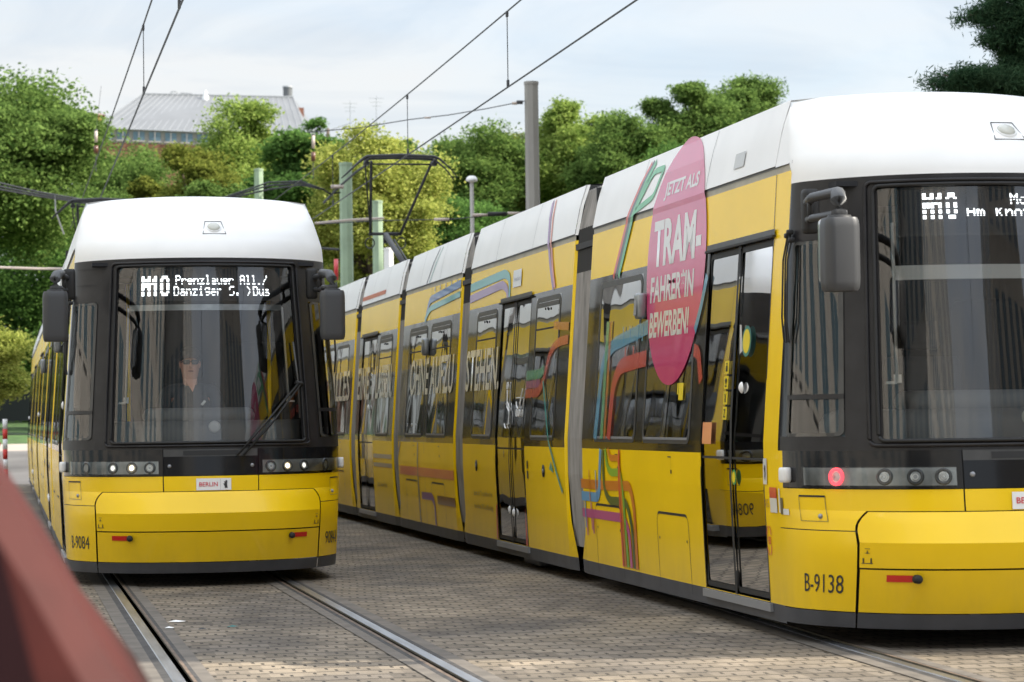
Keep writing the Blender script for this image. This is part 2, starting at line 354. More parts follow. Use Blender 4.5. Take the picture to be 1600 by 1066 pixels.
# 2D shapes laid on a surface
def conform(bm, fn, u_cuts=(), v_cuts=()):
    for c in u_cuts: bmesh.ops.bisect_plane(bm, geom=bm.verts[:]+bm.edges[:]+bm.faces[:], plane_co=(c, 0, 0), plane_no=(1, 0, 0))
    for c in v_cuts: bmesh.ops.bisect_plane(bm, geom=bm.verts[:]+bm.edges[:]+bm.faces[:], plane_co=(0, c, 0), plane_no=(0, 1, 0))
    for v in bm.verts: v.co = fn(v.co.x, v.co.y)
VC = (.21, .9, 1.2, 2.86, 2.9, 3.02, 3.15)
def text_bm(s, u0, u1, v0, v1, bold=0, mirror=False):
    cu = bpy.data.curves.new('lettering', 'FONT'); cu.body = s; cu.dimensions = '2D'; cu.fill_mode = 'FRONT'; cu.resolution_u = 3; cu.offset = bold
    o = bpy.data.objects.new('lettering', cu); col.objects.link(o); bpy.context.view_layer.update()
    me = bpy.data.meshes.new_from_object(o); bpy.data.objects.remove(o); bpy.data.curves.remove(cu)
    xs_ = [v.co.x for v in me.vertices]; ys_ = [v.co.y for v in me.vertices]
    ax, bx, ay, by = min(xs_), max(xs_), min(ys_), max(ys_)
    bm = bmesh.new(); bm.from_mesh(me); bpy.data.meshes.remove(me)
    for v in bm.verts: v.co.x = u0+(v.co.x-ax)/(bx-ax)*(u1-u0); v.co.y = v0+(v.co.y-ay)/(by-ay)*(v1-v0); v.co.z = 0
    return bm
def put(bm, name, m, parent, flip=False):
    if flip: bmesh.ops.reverse_faces(bm, faces=bm.faces[:])
    me = bpy.data.meshes.new(name); bm.to_mesh(me); bm.free(); me.materials.append(m)
    o = bpy.data.objects.new(name, me); col.objects.link(o); o.parent = parent; return o
def side_text(s, y_left, y_right, z0, z1, m, parent, off=.0098, name='lettering', bold=0, slope=0):
    bm = text_bm(s, 0, y_left-y_right, z0, z1, bold)
    conform(bm, lambda u, v: side(y_left-u, v, -1, off), (), VC); return put(bm, name, m, parent)
def nose_text(s, q0, q1, z0, z1, m, parent, off=.006, name='lettering', bold=0):
    bm = text_bm(s, q0, q1, z0, z1, bold); n = 8
    conform(bm, lambda u, v: nose(u, v, off), [q0+(q1-q0)*i/n for i in range(1, n)], [.62]); return put(bm, name, m, parent)
def poly_bm(pts):
    bm = bmesh.new(); vs = [bm.verts.new((x, y, 0)) for x, y in pts]; f = bm.faces.new(vs)
    if f.normal.z < 0: f.normal_flip()
    bm.faces.ensure_lookup_table(); bmesh.ops.triangulate(bm, faces=bm.faces[:]); return bm
def side_poly(pts, m, parent, name='sticker', off=.016, ncut=()):
    bm = poly_bm([(-y, z) for y, z in pts]); bm.normal_update()
    conform(bm, lambda u, v: side(-u, v, -1, off), ncut, VC); return put(bm, name, m, parent)
def srect(ya, yb, za, zb): return [(ya, za), (yb, za), (yb, zb), (ya, zb)]
def stroke(pts, wd, m, parent, name='stripe', off=.010, fn=None, rad=.12, zcut=True):
    """a band of constant width along a polyline with rounded bends"""
    P = [Vector(p) for p in pts]; Q = [P[0]]
    for i in range(1, len(P)-1):
        a, b_, c = P[i-1], P[i], P[i+1]; r = min(rad, (a-b_).length*.45, (c-b_).length*.45)
        s0 = b_+(a-b_).normalized()*r; s1 = b_+(c-b_).normalized()*r
        for k in range(7):
            t = k/6; Q.append(s0*(1-t)**2+b_*2*t*(1-t)+s1*t*t)
    Q.append(P[-1]); L_, R_ = [], []
    for i, p in enumerate(Q):
        t = (Q[min(i+1, len(Q)-1)]-Q[max(i-1, 0)]).normalized(); n = Vector((-t.y, t.x)); L_.append(p+n*wd/2); R_.append(p-n*wd/2)
    bm = bmesh.new(); l = [bm.verts.new((-p.x, p.y, 0)) for p in L_]; r_ = [bm.verts.new((-p.x, p.y, 0)) for p in R_]
    for i in range(len(Q)-1): bm.faces.new((l[i], l[i+1], r_[i+1], r_[i]))
    bm.normal_update(); bm.faces.ensure_lookup_table()
    if bm.faces[0].normal.z < 0: bmesh.ops.reverse_faces(bm, faces=bm.faces[:])
    conform(bm, fn or (lambda u, v: side(-u, v, -1, off)), (), VC); return put(bm, name, m, parent)

def ring(b, fn, u0, u1, v0, v1, wd, m, hgt=0, seg=4, r=.05):
    """frame round a rectangle, outer corners rounded"""
    def path(g, rr):
        P = []
        for cu, cv, a0 in ((u1, v1, 0), (u0, v1, 90), (u0, v0, 180), (u1, v0, 270)):
            su = 1 if cu == u1 else -1; sv = 1 if cv == v1 else -1
            for k in range(seg+1):
                a = R(a0+90*k/seg); P.append((cu+su*(g-rr)+rr*math.cos(a), cv+sv*(g-rr)+rr*math.sin(a)))
        return P
    A = path(0, r); B = path(wd, r+wd*.6); n = len(A)
    b.add([fn(*p) for p in A]+[fn(*p) for p in B], [(i, (i+1) % n, n+(i+1) % n, n+i) for i in range(n)], m)

def build_tram(nm, label, X0, Y0, num, litL, number_right):
    T = thing(nm, label, 'tram', (X0, Y0, 0), 'yellow and white trams')
    # ---------------- modules
    for k, (y0, y1, wins, doors) in enumerate(MODS):
        b = MB(); lin = MB()
        ops = [(a, c, WZ0, WZ1) for a, c in wins]+[(a, c, DZ0, DZ1) for a, c in doors]
        yb = sorted({y0, y1}|{v for o in ops for v in o[:2]}|({1.2, 2.72} if k == 0 else set())); yb = [v for v in yb if y0 <= v <= y1]
        zb = sorted({.10, .21, DZ0, .9, 1.12, WZ0, 1.2, 1.8, WZ1, DZ1, 2.49, 2.86})
        for s in (-1, 1):
            for ya, yc in zip(yb, yb[1:]):
                for za, zc in zip(zb, zb[1:]):
                    ym, zm = (ya+yc)/2, (za+zc)/2
                    if any(o[0] < ym < o[1] and o[2] < zm < o[3] for o in ops): continue
                    post = (k == 0 and ym < 1.2)
                    m = SKIRT if zm < .21 else YEL if (zm < 1.12 or zm > 2.49 or post) else BANDG
                    b.patch(sfn(s), ya, yc, za, zc, 1, 1, m, False)
                    if zm > .3: lin.patch(sfn(s, -.07), ya, yc, za, zc, 1, 1, LIN, False)
            fy0 = 1.22 if k == 0 else y0
            b.patch(sfn(s, -.008), y0, y1, 2.86, 2.915, 1, 1, CREAM, False); b.patch(sfn(s, -.005), y0, y1, 2.902, 2.92, 1, 1, FRM, False)  # the dark strip stands in for the shadow line under the roof fairing
            b.add([side(y0, 2.86, s), side(y1, 2.86, s), side(y1, 2.86, s, -.018), side(y0, 2.86, s, -.018)], [(0, 1, 2, 3)], YEL)
            fm = MB
            b.patch(sfn(s, .004), lambda v: fy0, y1, 2.915, 3.33, 1, 6, WHT)
            b.add([side(fy0, 2.915, s, .004), side(y1, 2.915, s, .004), side(y1, 2.915, s, -.018), side(fy0, 2.915, s, -.018)], [(0, 1, 2, 3)], CREAM)
            # turned-in ends towards the bellows
            for ye, d in ((y0, -1), (y1, 1)):
                if k == 0 and d < 0: continue
                if k == len(MODS)-1 and d > 0: continue
                wdt = lambda z: .035 if z > .6 else .035+.34*((.6-z)/.4)**1.6
                for za, zc, m in ((.10, .21, SKIRT), (.21, .35, YEL), (.35, .5, YEL), (.5, .65, YEL), (.65, .9, YEL), (.9, 1.2, YEL), (1.2, 2.86, YEL), (2.905, 3.15, WHT), (3.15, 3.33, WHT)):
                    wz = [wdt(max(za, .25)), wdt(max(zc, .25))]
                    b.add([side(ye, za, s), side(ye, zc, s), (s*(W(zc)-.022), ye+d*wz[1]*.8, zc), (s*(W(za)-.022), ye+d*wz[0]*.8, za)], [(0, 1, 2, 3)], m)
            # door step rail
            for a, c in doors:
                b.box((s*(1.172), (a+c)/2, .18), (.03, c-a+.1, .05), STEP)
        # roof
        b.patch(lambda u, v: Vector((u*.97, v, 3.33+.06*(1-u*u))), -1, 1, 1.25 if k == 0 else y0, y1, 8, 1, WHT)
        # end bulkheads at the gangway
        for ye in ([y1] if k == 0 else [y0] if k == len(MODS)-1 else [y0, y1]):
            for s in (-1, 1): b.add([(s*.55, ye, .35), (s*1.08, ye, .35), (s*1.05, ye, 2.86), (s*.95, ye, 3.33), (s*.55, ye, 3.33)], [(0, 1, 2, 3, 4)], FRM)
            b.add([(-.55, ye, 2.3), (.55, ye, 2.3), (.55, ye, 3.33), (-.55, ye, 3.33)], [(0, 1, 2, 3)], FRM)
        b.build('car_section', T)
        # floor + ceiling
        f = MB(); f.box((0, (y0+y1)/2, .33), (2.2, y1-y0, .05), INTD); f.build('floor_pan', T)
        lin.box((0, (y0+y1)/2, 2.62), (2.0, y1-y0, .04), LIN); lin.build('interior_lining', T)
        # seams, hatches and small fittings, both sides
        sm = MB()
        for s in (-1, 1):
            F_ = sfn(s, .003)
            for a, c in doors:
                sm.patch(F_, a-.012, a, .21, 2.48, 1, 3, RUB, False); sm.patch(F_, c, c+.012, .21, 2.48, 1, 3, RUB, False)
            if not doors or k in (0, 6):
                base = (3.02, 4.96) if k == 0 else ((y0+.62), (y0+2.42))
                for hy in base:
                    L_, H_ = .86, .68
                    pts = [(hy+L_, .14)]+[(hy+L_, .56)]+[(hy+L_-.07*(1-math.cos(R(a))), .60+.08*math.sin(R(a))) for a in (30, 60, 90)]+[(hy+.07*(1-math.cos(R(a))), .60+.08*math.sin(R(a))) for a in (90, 60, 30)]+[(hy, .56), (hy, .14)]
                    for (pa, za), (pb, zb_) in zip(pts, pts[1:]):
                        horiz = abs(za-zb_) < .02; t_ = .009 if horiz else .0035
                        if horiz: sm.add([F_(pa, za-t_), F_(pb, zb_-t_), F_(pb, zb_+t_), F_(pa, za+t_)], [(0, 1, 2, 3)], RUB)
                        else: sm.add([F_(pa-t_, za), F_(pa+t_, za), F_(pb+t_, zb_), F_(pb-t_, zb_)], [(0, 1, 2, 3)], RUB)
                    for q_ in (.06, L_-.06): sm.lathe([(0, .003), (.011, 0)], RUB, F_(hy+q_, .5), Matrix.Rotation(R(-90*s*-1), 3, 'Y'), 8)
                for hy in ((3.45, 5.03) if k == 0 else (y0+.9, y0+2.6)):      # small flap with lock
                    sm.patch(F_, hy-.03, hy+.06, 1.078, 1.086, 1, 1, RUB, False); sm.patch(F_, hy-.03, hy-.028, .95, 1.08, 1, 1, RUB, False)
                    sm.patch(F_, hy-.045, hy-.015, .965, .99, 1, 1, RUB, False)
            elif k in (1, 5):
                for hy in (y0+.85, y0+4.05):
                    sm.lathe([(.0, .004), (.055, .003), (.055, 0)], RUB, F_(hy, .91), Matrix.Rotation(R(-90), 3, 'Y') if s < 0 else Matrix.Rotation(R(90), 3, 'Y'), 20)
                    sm.lathe([(.0, .009), (.016, .009), (.02, .0)], STEP, F_(hy, .91), Matrix.Rotation(R(-90), 3, 'Y') if s < 0 else Matrix.Rotation(R(90), 3, 'Y'), 12)
            for pj in {0: (1.2,), 2: (14.15,), 4: (22.3,)}.get(k, ()):      # panel joints
                sm.patch(F_, pj-.004, pj+.004, 2.49, 2.86, 1, 1, RUB, False)
                if k: sm.patch(F_, pj-.004, pj+.004, .14, 1.12, 1, 2, RUB, False)
            for pj in [y0+(y1-y0)*.36, y0+(y1-y0)*.72]: sm.patch(sfn(s, .007), pj-.003, pj+.003, 2.92, 3.32, 1, 3, FRM, False)
        sm.build('panel_seams', T)
        # windows
        for s in (-1, 1):
            for wi, (a, c) in enumerate(wins):
                b = MB(); F_ = sfn(s, .003)
                ring(b, F_, a+.045, c-.045, WZ0+.04, WZ1-.045, .045, FRM)
                b.patch(sfn(s, .006), a+.05, c-.05, WZ0+.022, WZ0+.04, 1, 1, STEP, False)
                zt = 2.15; hop = not (k == 0 and wi == 1) and not (k in (4,))
                if hop:
                    b.patch(sfn(s, .006), a+.05, c-.05, zt, zt+.014, 1, 1, RUB, False)
                    b.patch(sfn(s, .006), a+.05, c-.05, WZ1-.09, WZ1-.05, 1, 1, FRM, False)
                    for q_ in (-.05, .05): b.rbox(side((a+c)/2+q_, WZ1-.11, s, .015), (.012, .02, .022), RUB, .005)
                    b.patch(sfn(s, .006), a+.05, a+.058, zt, WZ1-.06, 1, 1, RUB, False)
                o = b.build('window', T)
                p = MB(); p.patch(sfn(s, .001), a+.0, c-.0, WZ0, 1.2, 4, 1, G_SIDE, False); p.patch(sfn(s, .001), a, c, 1.2, WZ1, 4, 6, G_SIDE, False)
                p.build('pane', o)
            for a, c in doors:
                b = MB(); mdl = (a+c)/2; F_ = sfn(s, .0)
                for u0, u1 in ((a, mdl), (mdl, c)):
                    ring(b, sfn(s, -.006), u0+.035, u1-.035, DZ0+.05, DZ1-.05, .035, RUB, r=.02)
                b.patch(sfn(s, .006), mdl-.022, mdl+.022, DZ0, DZ1, 1, 6, RUB, False)
                b.patch(sfn(s, -.001), a+.03, c-.03, 1.085, 1.10, 1, 1, RUB, False)
                b.patch(sfn(s, .012), a-.05, c+.05, 2.475, 2.52, 1, 1, FRM, False)
                b.box(side((a+c)/2, 2.475, s, .012), (.03, c-a+.1, .015), RUB)
                o = b.build('door', T)
                for u0, u1 in ((a, mdl), (mdl, c)):
                    p = MB(); p.patch(sfn(s, -.012), u0+.02, u1-.02, DZ0+.02, 1.2, 2, 3, G_DOOR, False); p.patch(sfn(s, -.012), u0+.02, u1-.02, 1.2, DZ1, 2, 6, G_DOOR, False)
                    p.build('pane', o)
                h = MB()
                for hy, hz in (((mdl+.09, .52), (mdl-.10, .50)) if k in (1, 5) else ((mdl-.19, 1.545),)):
                    h.lathe([(0, .018), (.02, .016), (.034, .006), (.038, 0)], WPL, side(hy, hz, s, .0), Matrix.Rotation(R(-90 if s < 0 else 90), 3, 'Y'), 14)
                h.build('handle', o)
        # underfloor equipment
        u = MB(); rr = random.Random(k)
        if k % 2 == 0:
            cy = 4.5 if k == 0 else (y0+y1)/2
            for yy in (cy-.92, cy+.92):
                for s in (-1, 1): wl = MB(); wl.lathe([(.0, .05), (.12, .06), (.16, .03), (.26, .03), (.30, .0), (.30, -.07), (.33, -.08), (.33, -.11), (0, -.11)], SKIRT if k else FRM, (s*.86, yy, .30), Matrix.Rotation(R(90*s), 3, 'Y'), 24).build('wheel', T)
            for s in (-1, 1):
                u.rbox((s*.92, cy, .22), (.14, 1.1, .16), FRM, .04); u.rbox((s*.98, cy-.2, .14), (.18, .5, .10), SKIRT, .03)
                u.rbox((s*.96, cy-1.5, .17), (.12, .35, .12), FRM, .03); u.tube([(s*.95, cy-1.4, .12), (s*.95, cy+1.6, .14)], .02, FRM)
        for j in range(3):
            yy = y0+(y1-y0)*(.25+.25*j); u.rbox((rr.uniform(-.2, .2), yy, .22), (1.7, .6, .2), INTD, .03)
        if k in (1, 5):
            for s in (-1, 1): u.rbox((s*1.0, y0+2.0, .08), (.16, .7, .10), SKIRT, .02)
        u.build('underframe', T)
        # seats and poles
        se = MB(); yy = y0+.9
        while yy < y1-.6:
            if not any(a-.2 < yy < c+.2 for a, c in doors):
                for s in (-1, 1):
                    se = MB(); se.rbox((s*.72, yy, .85), (.75, .42, .08), INTD, .03); se.rbox((s*.72, yy+.22, 1.2), (.75, .07, .72), INTD, .03); se.build('seat', T)
            yy += .8
        gp = MB()
        for a, c in doors+[((y0+y1)/2-.1, (y0+y1)/2+.1)]:
            for q_ in (a-.1, c+.1):
                for x_ in (-.62, .62): gp = MB(); gp.tube([(x_, q_, .35), (x_, q_, 2.6)], .017, YEL); gp.build('grab_pole', T)
        # bellows to the next module
        if k < len(MODS)-1:
            yn_ = MODS[k+1][0]; be = MB(); n = 7; a, c = y1+.05, yn_-.05
            sec = [(1.13, .30), (1.165, .75), (1.18, .9), (1.18, 1.2), (W(2.58)-.018, 2.58), (W(2.95)-.018, 2.95), (.97, 3.28), (.0, 3.31)]
            full = [(-x, z) for x, z in sec]+[(x, z) for x, z in sec[-2::-1]]
            full = [(-.6, .30)]+full+[(.6, .30)]
            rows = []
            for i in range(2*n+1):
                y = a+(c-a)*i/(2*n); kx = 1 if i % 2 == 0 else .975
                rows.append([(x*kx, y, z if z < 3 else z-(.03 if i % 2 else 0)) for x, z in full])
            for i in range(2*n):
                for j in range(len(full)-1):
                    zc = (full[j][1]+full[j+1][1])/2; q_ = [rows[i][j], rows[i][j+1], rows[i+1][j+1], rows[i+1][j]]
                    be.add(q_, [(0, 1, 2, 3)], BELB if 2.6 < zc < 2.94 and j in (5, len(full)-7) else BEL)
            for s in (-1, 1):
                be.box((s*(W(2.8)-.03), (a+c)/2, 2.80), (.05, c-a+.10, .05), BELB)
                be.box((s*(W(3.08)-.06), a-.01, 3.08), (.10, .03, .34), BELB)
            be.build('bellows', T)
    # ---------------- cab nose
    N_ = nfn()
    bq = lambda v: .56 if v < .68 else .56-.05*((v-.68)/.12)**2
    b = MB()
    b.patch(N_, -.56, .56, .115, .205, 24, 2, SKIRT); b.patch(N_, -1, -.566, .115, .205, 14, 2, SKIRT); b.patch(N_, .566, 1, .115, .205, 14, 2, SKIRT)
    b.build('nose_skirt', T)
    b = MB(); b.patch(N_, -.558, .558, .21, .462, 30, 6, YEL); b.patch(nfn(-.03), -.6, .6, .2, .83, 24, 8, RUB)
    o = b.build('bumper_lower', T)
    for s in (-1, 1):      # red reflector and its black knob in a recess
        r_ = MB(); r_.patch(nfn(.006), s*.475, s*.40, .395, .435, 4, 1, REDR); r_.build('reflector', o)
        r_ = MB(); c_ = nose(s*.385, .418, .02); r_.lathe([(0, .03), (.02, .03), (.026, .02), (.026, -.02)], RUB, c_, Matrix.Rotation(R(90), 3, 'X'), 14); r_.build('coupling_knob', o)
    b = MB(); b.patch(N_, lambda v: -bq(v), bq, .472, .62, 30, 3, YEL); b.patch(N_, lambda v: -bq(v), bq, .62, .795, 30, 5, YEL)
    b.build('bumper_upper', T)
    mk = mat('mark ink', (.03, .03, .03), .5) if 'mark ink' not in MATS else MATS['mark ink']
    b = MB()
    for s in (-1, 1):
        for q_, z_, dq, dz in ((.535, .50, .018, .004), (.523, .515, .002, .03), (.547, .515, .002, .03), (.535, .56, .008, .003), (.535, .565, .0015, .02), (.535, .585, .008, .003)):
            b.patch(nfn(.004), s*q_-dq, s*q_+dq, z_-dz/2, z_+dz/2, 1, 1, mk)
    b.build('jacking_mark', T)
    for s in (-1, 1):
        b = MB()
        inner = lambda v: s*(bq(v)+.008)
        z_ = .21
        for za, zc, n in ((.21, .68, 6), (.686, .80, 4)): b.patch(N_, inner if s > 0 else -1, 1 if s > 0 else inner, za, zc, 16, n, YEL)
        b.patch(N_, min(s*.94, s*1.0), max(s*.94, s), .80, 1.15, 3, 4, YEL)
        b.patch(N_, min(s*.227, s*.94), max(s*.227, s*.94), .80, .925, 22, 3, YEL)
        b.patch(nfn(-.004), min(s*.5, s), max(s*.5, s), .675, .69, 14, 1, RUB)
        o = b.build('corner_panel', T)
        h = MB()       # square flap with a key lock
        F_ = nfn(.004); qa, qb, za, zc = s*.80, s*.66, .735, .882
        h.patch(F_, min(qa, qb), max(qa, qb), zc-.005, zc+.006, 4, 1, RUB)
        for a0, a1, c0, c1 in ((qa-.0012, qa+.0012, za, zc), (qb-.0012, qb+.0012, za, zc)): h.patch(F_, a0, a1, c0, c1, 1, 3, FRM)
        h.patch(F_, min(qa, qb), max(qa, qb), za-.0015, za+.0015, 4, 1, FRM)
        h.lathe([(0, .012), (.012, .010), (.016, 0)], STEP, nose(s*.69, .765, .002), Matrix.Rotation(R(90), 3, 'X') @ Matrix.Rotation(R(20*s), 3, 'Y'), 12)
        h.build('flap', o)
    b = MB(); b.patch(N_, -.222, .222, .80, .925, 8, 3, YEL)
    b.patch(N_, -.222, .222, .93, 1.09, 8, 3, BLK); b.patch(N_, -.222, .222, 1.09, 1.15, 8, 1, FRM)
    b.patch(nfn(.003), -.13, .13, 1.10, 1.138, 6, 1, RUB)
    for s in (-1, 1): b.lathe([(0, .010), (.012, .010), (.016, .004), (.016, -.01)], STEP, nose(s*.195, 1.01, 0), Matrix.Rotation(R(90), 3, 'X'), 14)
    b.patch(nfn(-.02), -.24, .24, .8, 1.16, 6, 2, RUB)
    b.build('centre_panel', T)
    # number plate with city name and bear
    pl = MB(); pl.patch(nfn(.006), -.072, .092, .806, .905, 4, 2, WPL)
    pl.patch(nfn(.007), .0405, .0415, .81, .90, 1, 1, SILV); pl = pl.build('plate', T)
    red = film('plate red', (.6, .03, .05))
    nose_text('BERLIN', -.058, .028, .838, .873, red, pl, .009, bold=.01)
    bear = [(.30, 0), (.36, 0), (.40, .18), (.46, .32), (.52, .20), (.50, .02), (.62, 0), (.60, .25), (.58, .55), (.60, .8), (.60, .95), (.52, 1.0), (.44, .95), (.36, .93), (.40, .82), (.38, .72), (.28, .82), (.20, .80), (.28, .70), (.34, .60), (.22, .56), (.10, .58), (.20, .48), (.36, .42), (.32, .2)]
    bm = poly_bm([(.048+x*.042, .822+z*.066) for x, z in bear]); conform(bm, nfn(.009)); put(bm, 'bear_emblem', mk, pl)
    # black lamp band
    for s in (-1, 1):
        b = MB(); a, c = sorted((s*.2255, s*.94)); b.patch(N_, a, c, .93, 1.105, 26, 3, BLK); b.patch(N_, a, c, 1.105, 1.15, 26, 1, BLK)
        o = b.build('lamp_band', T)
        hb = MB(); a, c = sorted((s*.765, s*.245)); n = 20
        qs = [a+(c-a)*i/n for i in range(n+1)]
        ins = lambda q_: .018*max(0, 1-min(q_-a, c-q_)/.02)**2
        hb.patch(nfn(.0025), a, c, .943, 1.055, n, 2, SILV)
        for za in (.943, 1.051): hb.patch(nfn(.006), a, c, za, za+.004, n, 1, RUB)
        hb = hb.build('headlight', T)
        for j, q_ in enumerate((.61, .457, .368, .285)):
            l = MB(); c0 = nose(s*q_, .998, .004)
            n_ = (nose(s*q_, .998, .05)-nose(s*q_, .998, 0)).normalized(); rot = n_.to_track_quat('Z', 'Y').to_matrix()
            core, ringm = LENS, LENSR
            if litL:
                core = {1: LITW, 2: LITY}.get(j, LENS)
            elif j == 0: core, ringm = LENS, LITR
            k_ = .052 if j == 0 else .048
            kc = .44 if (litL and j in (1, 2)) else .62
            l.lathe([(0, .006), (k_*kc, .004)], core, c0, rot, 20); l.lathe([(k_*kc, .003), (k_*.66, .001)], LENS, c0, rot, 20); l.lathe([(k_*.62, .002), (k_*.75, .010), (k_, .008), (k_*1.05, -.002)], ringm, c0, rot, 20)
            if core is LENS and j: l.lathe([(k_*.25, .007), (k_*.32, .008), (k_*.4, .004)], WPL, c0, rot, 16)
            l.build('lamp', hb)
        cv = MB(); cv.patch(nfn(.018), a, c, .942, 1.056, n, 2, G_HL); cv.build('lens_cover', hb)
        mkr = MB(); p_ = nose(s*.885, 1.005, .02); rt = (nose(s*.885, 1.005, .05)-nose(s*.885, 1.005, 0)).normalized().to_track_quat('Y', 'Z').to_matrix()
        mkr.rbox(p_, (.10, .05, .09), WPL, .02, rot=rt); mkr.build('side_marker', T)
    # windshield surround and glass
    b = MB()
    gq, z0, z1 = .455, 1.215, 2.70
    b.patch(N_, -.555, .555, 1.15, z0, 26, 2, FRM2); b.patch(N_, -.555, .555, z1, 2.775, 26, 2, FRM2)
    for s in (-1, 1):
        a, c = sorted((s*gq, s*.555)); b.patch(N_, a, c, z0, z1, 4, 10, FRM2)
        a, c = sorted((s*.555, s*.97)); b.patch(N_, a, c, 1.15, 1.235, 12, 1, FRM2); b.patch(N_, a, c, 2.41, 2.775, 12, 3, FRM2)
        a, c = sorted((s*.555, s*.575)); b.patch(N_, a, c, 1.235, 2.41, 1, 8, FRM2)
        a, c = sorted((s*.885, s*.97)); b.patch(N_, a, c, 1.235, 2.41, 3, 8, BLK)
        a, c = sorted((s*.97, s*1.0)); b.patch(N_, a, c, 1.15, 2.86, 1, 12, YEL if False else BLK)
        b.patch(nfn(.01), *sorted((s*.575, s*.885)), 1.455, 1.485, 6, 1, FRM2)
        b.patch(nfn(.012), *sorted((s*.60, s*.80)), 2.56, 2.565, 4, 1, RUB); b.patch(nfn(.012), *sorted((s*.60, s*.80)), 2.70, 2.705, 4, 1, RUB)
    def arch(q_, z_, off):
        return nose(q_, z_, off)
    # raised mouldings round the screen
    for g, rr_, hh in ((.012, .012, .012), (.040, .012, .006)):
        P = []
        A_, B_, Cc, D_ = -gq-g, gq+g, z0-g*.9, z1+g*.9; rq, rz = .02, .04
        for cq, cz, a0 in ((B_-rq, D_-rz, 0), (A_+rq, D_-rz, 90), (A_+rq, Cc+rz, 180), (B_-rq, Cc+rz, 270)):
            for k_ in range(5):
                an = R(a0+90*k_/4); P.append((cq+rq*math.cos(an), cz+rz*math.sin(an)))
        P2 = []
        for (qa, za), (qb, zb_) in zip(P, P[1:]+P[:1]):
            n_ = max(1, int(max(abs(qa-qb)/.05, abs(za-zb_)/.3)))
            for i in range(n_): P2.append((qa+(qb-qa)*i/n_, za+(zb_-za)*i/n_))
        pts = [nose(q_, z_, hh) for q_, z_ in P2]+[nose(*P2[0], hh)]
        b.tube(pts, rr_, FRM2 if g > .02 else RUB, 6, False)
    b.build('windshield_surround', T)
    wg = MB(); wg.patch(nfn(-.004), -gq-.01, gq+.01, z0-.01, z1+.01, 40, 14, G_WS); wg.build('windshield', T)
    for s in (-1, 1):
        o = MB(); ring(o, nfn(.006), min(s*.595, s*.87), max(s*.595, s*.87), 1.255, 2.39, .02, FRM, r=.02); o = o.build('cab_window', T)
        p = MB(); p.patch(nfn(-.003), *sorted((s*.57, s*.89)), 1.23, 2.415, 10, 8, G_WS); p.build('pane', o)
    # wiper
    b = MB()
    for dq in (0, .03):
        b.tube([nose(.12+dq, 1.09, .03), nose(.27+dq, 1.38, .06), nose(.445+dq*.5, 1.70, .04)], .009, RUB)
    b.tube([nose(.43, 1.70, .03), nose(.465, 1.68, .03)], .02, RUB); b.tube([nose(.435, 2.05, .02), nose(.445, 1.70, .025), nose(.44, 1.40, .02)], .008, FRM)
    b.build('wiper', T)
    # white cap
    b = MB(); b.patch(N_, -1, 1, 2.775, 3.33, 56, 16, WHT)
    for s in (-1, 1):
        b.add([nose(s, z_) for z_ in (2.905, 3.0, 3.1, 3.2, 3.33)]+[side(1.215, z_, s, .004) for z_ in (2.905, 3.0, 3.1, 3.2, 3.33)], [(i, i+1, i+6, i+5) for i in range(4)], WHT, True)
    n = 24; vs = []
    for j in range(7):
        t = j/6
        for i in range(n+1):
            q_ = -1+2*i/n; p = nose(q_, 3.33); x1 = .97*(-1+2*i/n); y1_ = 1.26
            xx = p.x*(1-t)+x1*t; yy = p.y*(1-t)+y1_*t; zz = 3.33+.06*(1-(x1/.97)**2)*math.sin(t*math.pi/2)
            vs.append((xx, yy, zz))
    b.add(vs, [(j*(n+1)+i, j*(n+1)+i+1, (j+1)*(n+1)+i+1, (j+1)*(n+1)+i) for j in range(6) for i in range(n)], WHT, True)
    b.patch(nfn(-.006), -1, 1, 2.72, 2.79, 40, 1, RUB)
    b.build('roof_cap', T)
    # upper lamp in its trapezoid plate
    b = MB(); F_ = nfn(.004); cq = .05
    tz = [(cq-.055, 3.10), (cq+.035, 3.10), (cq+.055, 2.98), (cq-.055, 2.98)]
    tzp = [(cq-.045, 3.10), (cq+.045, 3.10), (cq+.062, 2.985), (cq-.062, 2.985)]
    for (qa, za), (qb, zb_) in zip(tzp, tzp[1:]+tzp[:1]): b.tube([nose(qa, za, .002), nose(qb, zb_, .002)], .0035, FRM, 5)
    n_ = (nose(cq, 3.04, .05)-nose(cq, 3.04, 0)).normalized(); rot = n_.to_track_quat('Z', 'Y').to_matrix()
    b.lathe([(0, .022), (.03, .02), (.05, .014), (.055, .004)], mat('lamp glass cream', (.5, .5, .44), .25) if 'lamp glass cream' not in MATS else MATS['lamp glass cream'], nose(cq, 3.045, .0), rot, 24); b.lathe([(.055, .006), (.064, .008), (.07, -.01)], WPL, nose(cq, 3.045, .0), rot, 24)
    b.build('marker_light', T)
    # interior of the cab
    b = MB(); b.rbox((0, .62, 1.22), (1.9, .62, .34), DASH, .08); b.rbox((-.05, .58, 1.43), (.95, .34, .14), DASH, .06)
    b.lathe([(0, .012), (.035, .012), (.05, .006), (.05, 0)], WPL, nose(.022, 1.345, -.05), Matrix.Rotation(R(90), 3, 'X'), 20)
    b.build('dashboard', T)
    b = MB(); b.box((0, 2.0, 1.5), (2.05, .04, 2.3), INTD); b.rbox((.55, 1.75, 1.5), (.5, .3, 1.2), INTD, .05); b.build('cab_partition', T)
    b = MB(); b.box((0, 1.2, 2.735), (1.9, 1.5, .03), INTD); b.build('cab_ceiling', T); b = MB(); b.patch(nfn(-.06), -.97, .97, .5, 1.14, 20, 3, INTD); b.build('cab_lining', T)
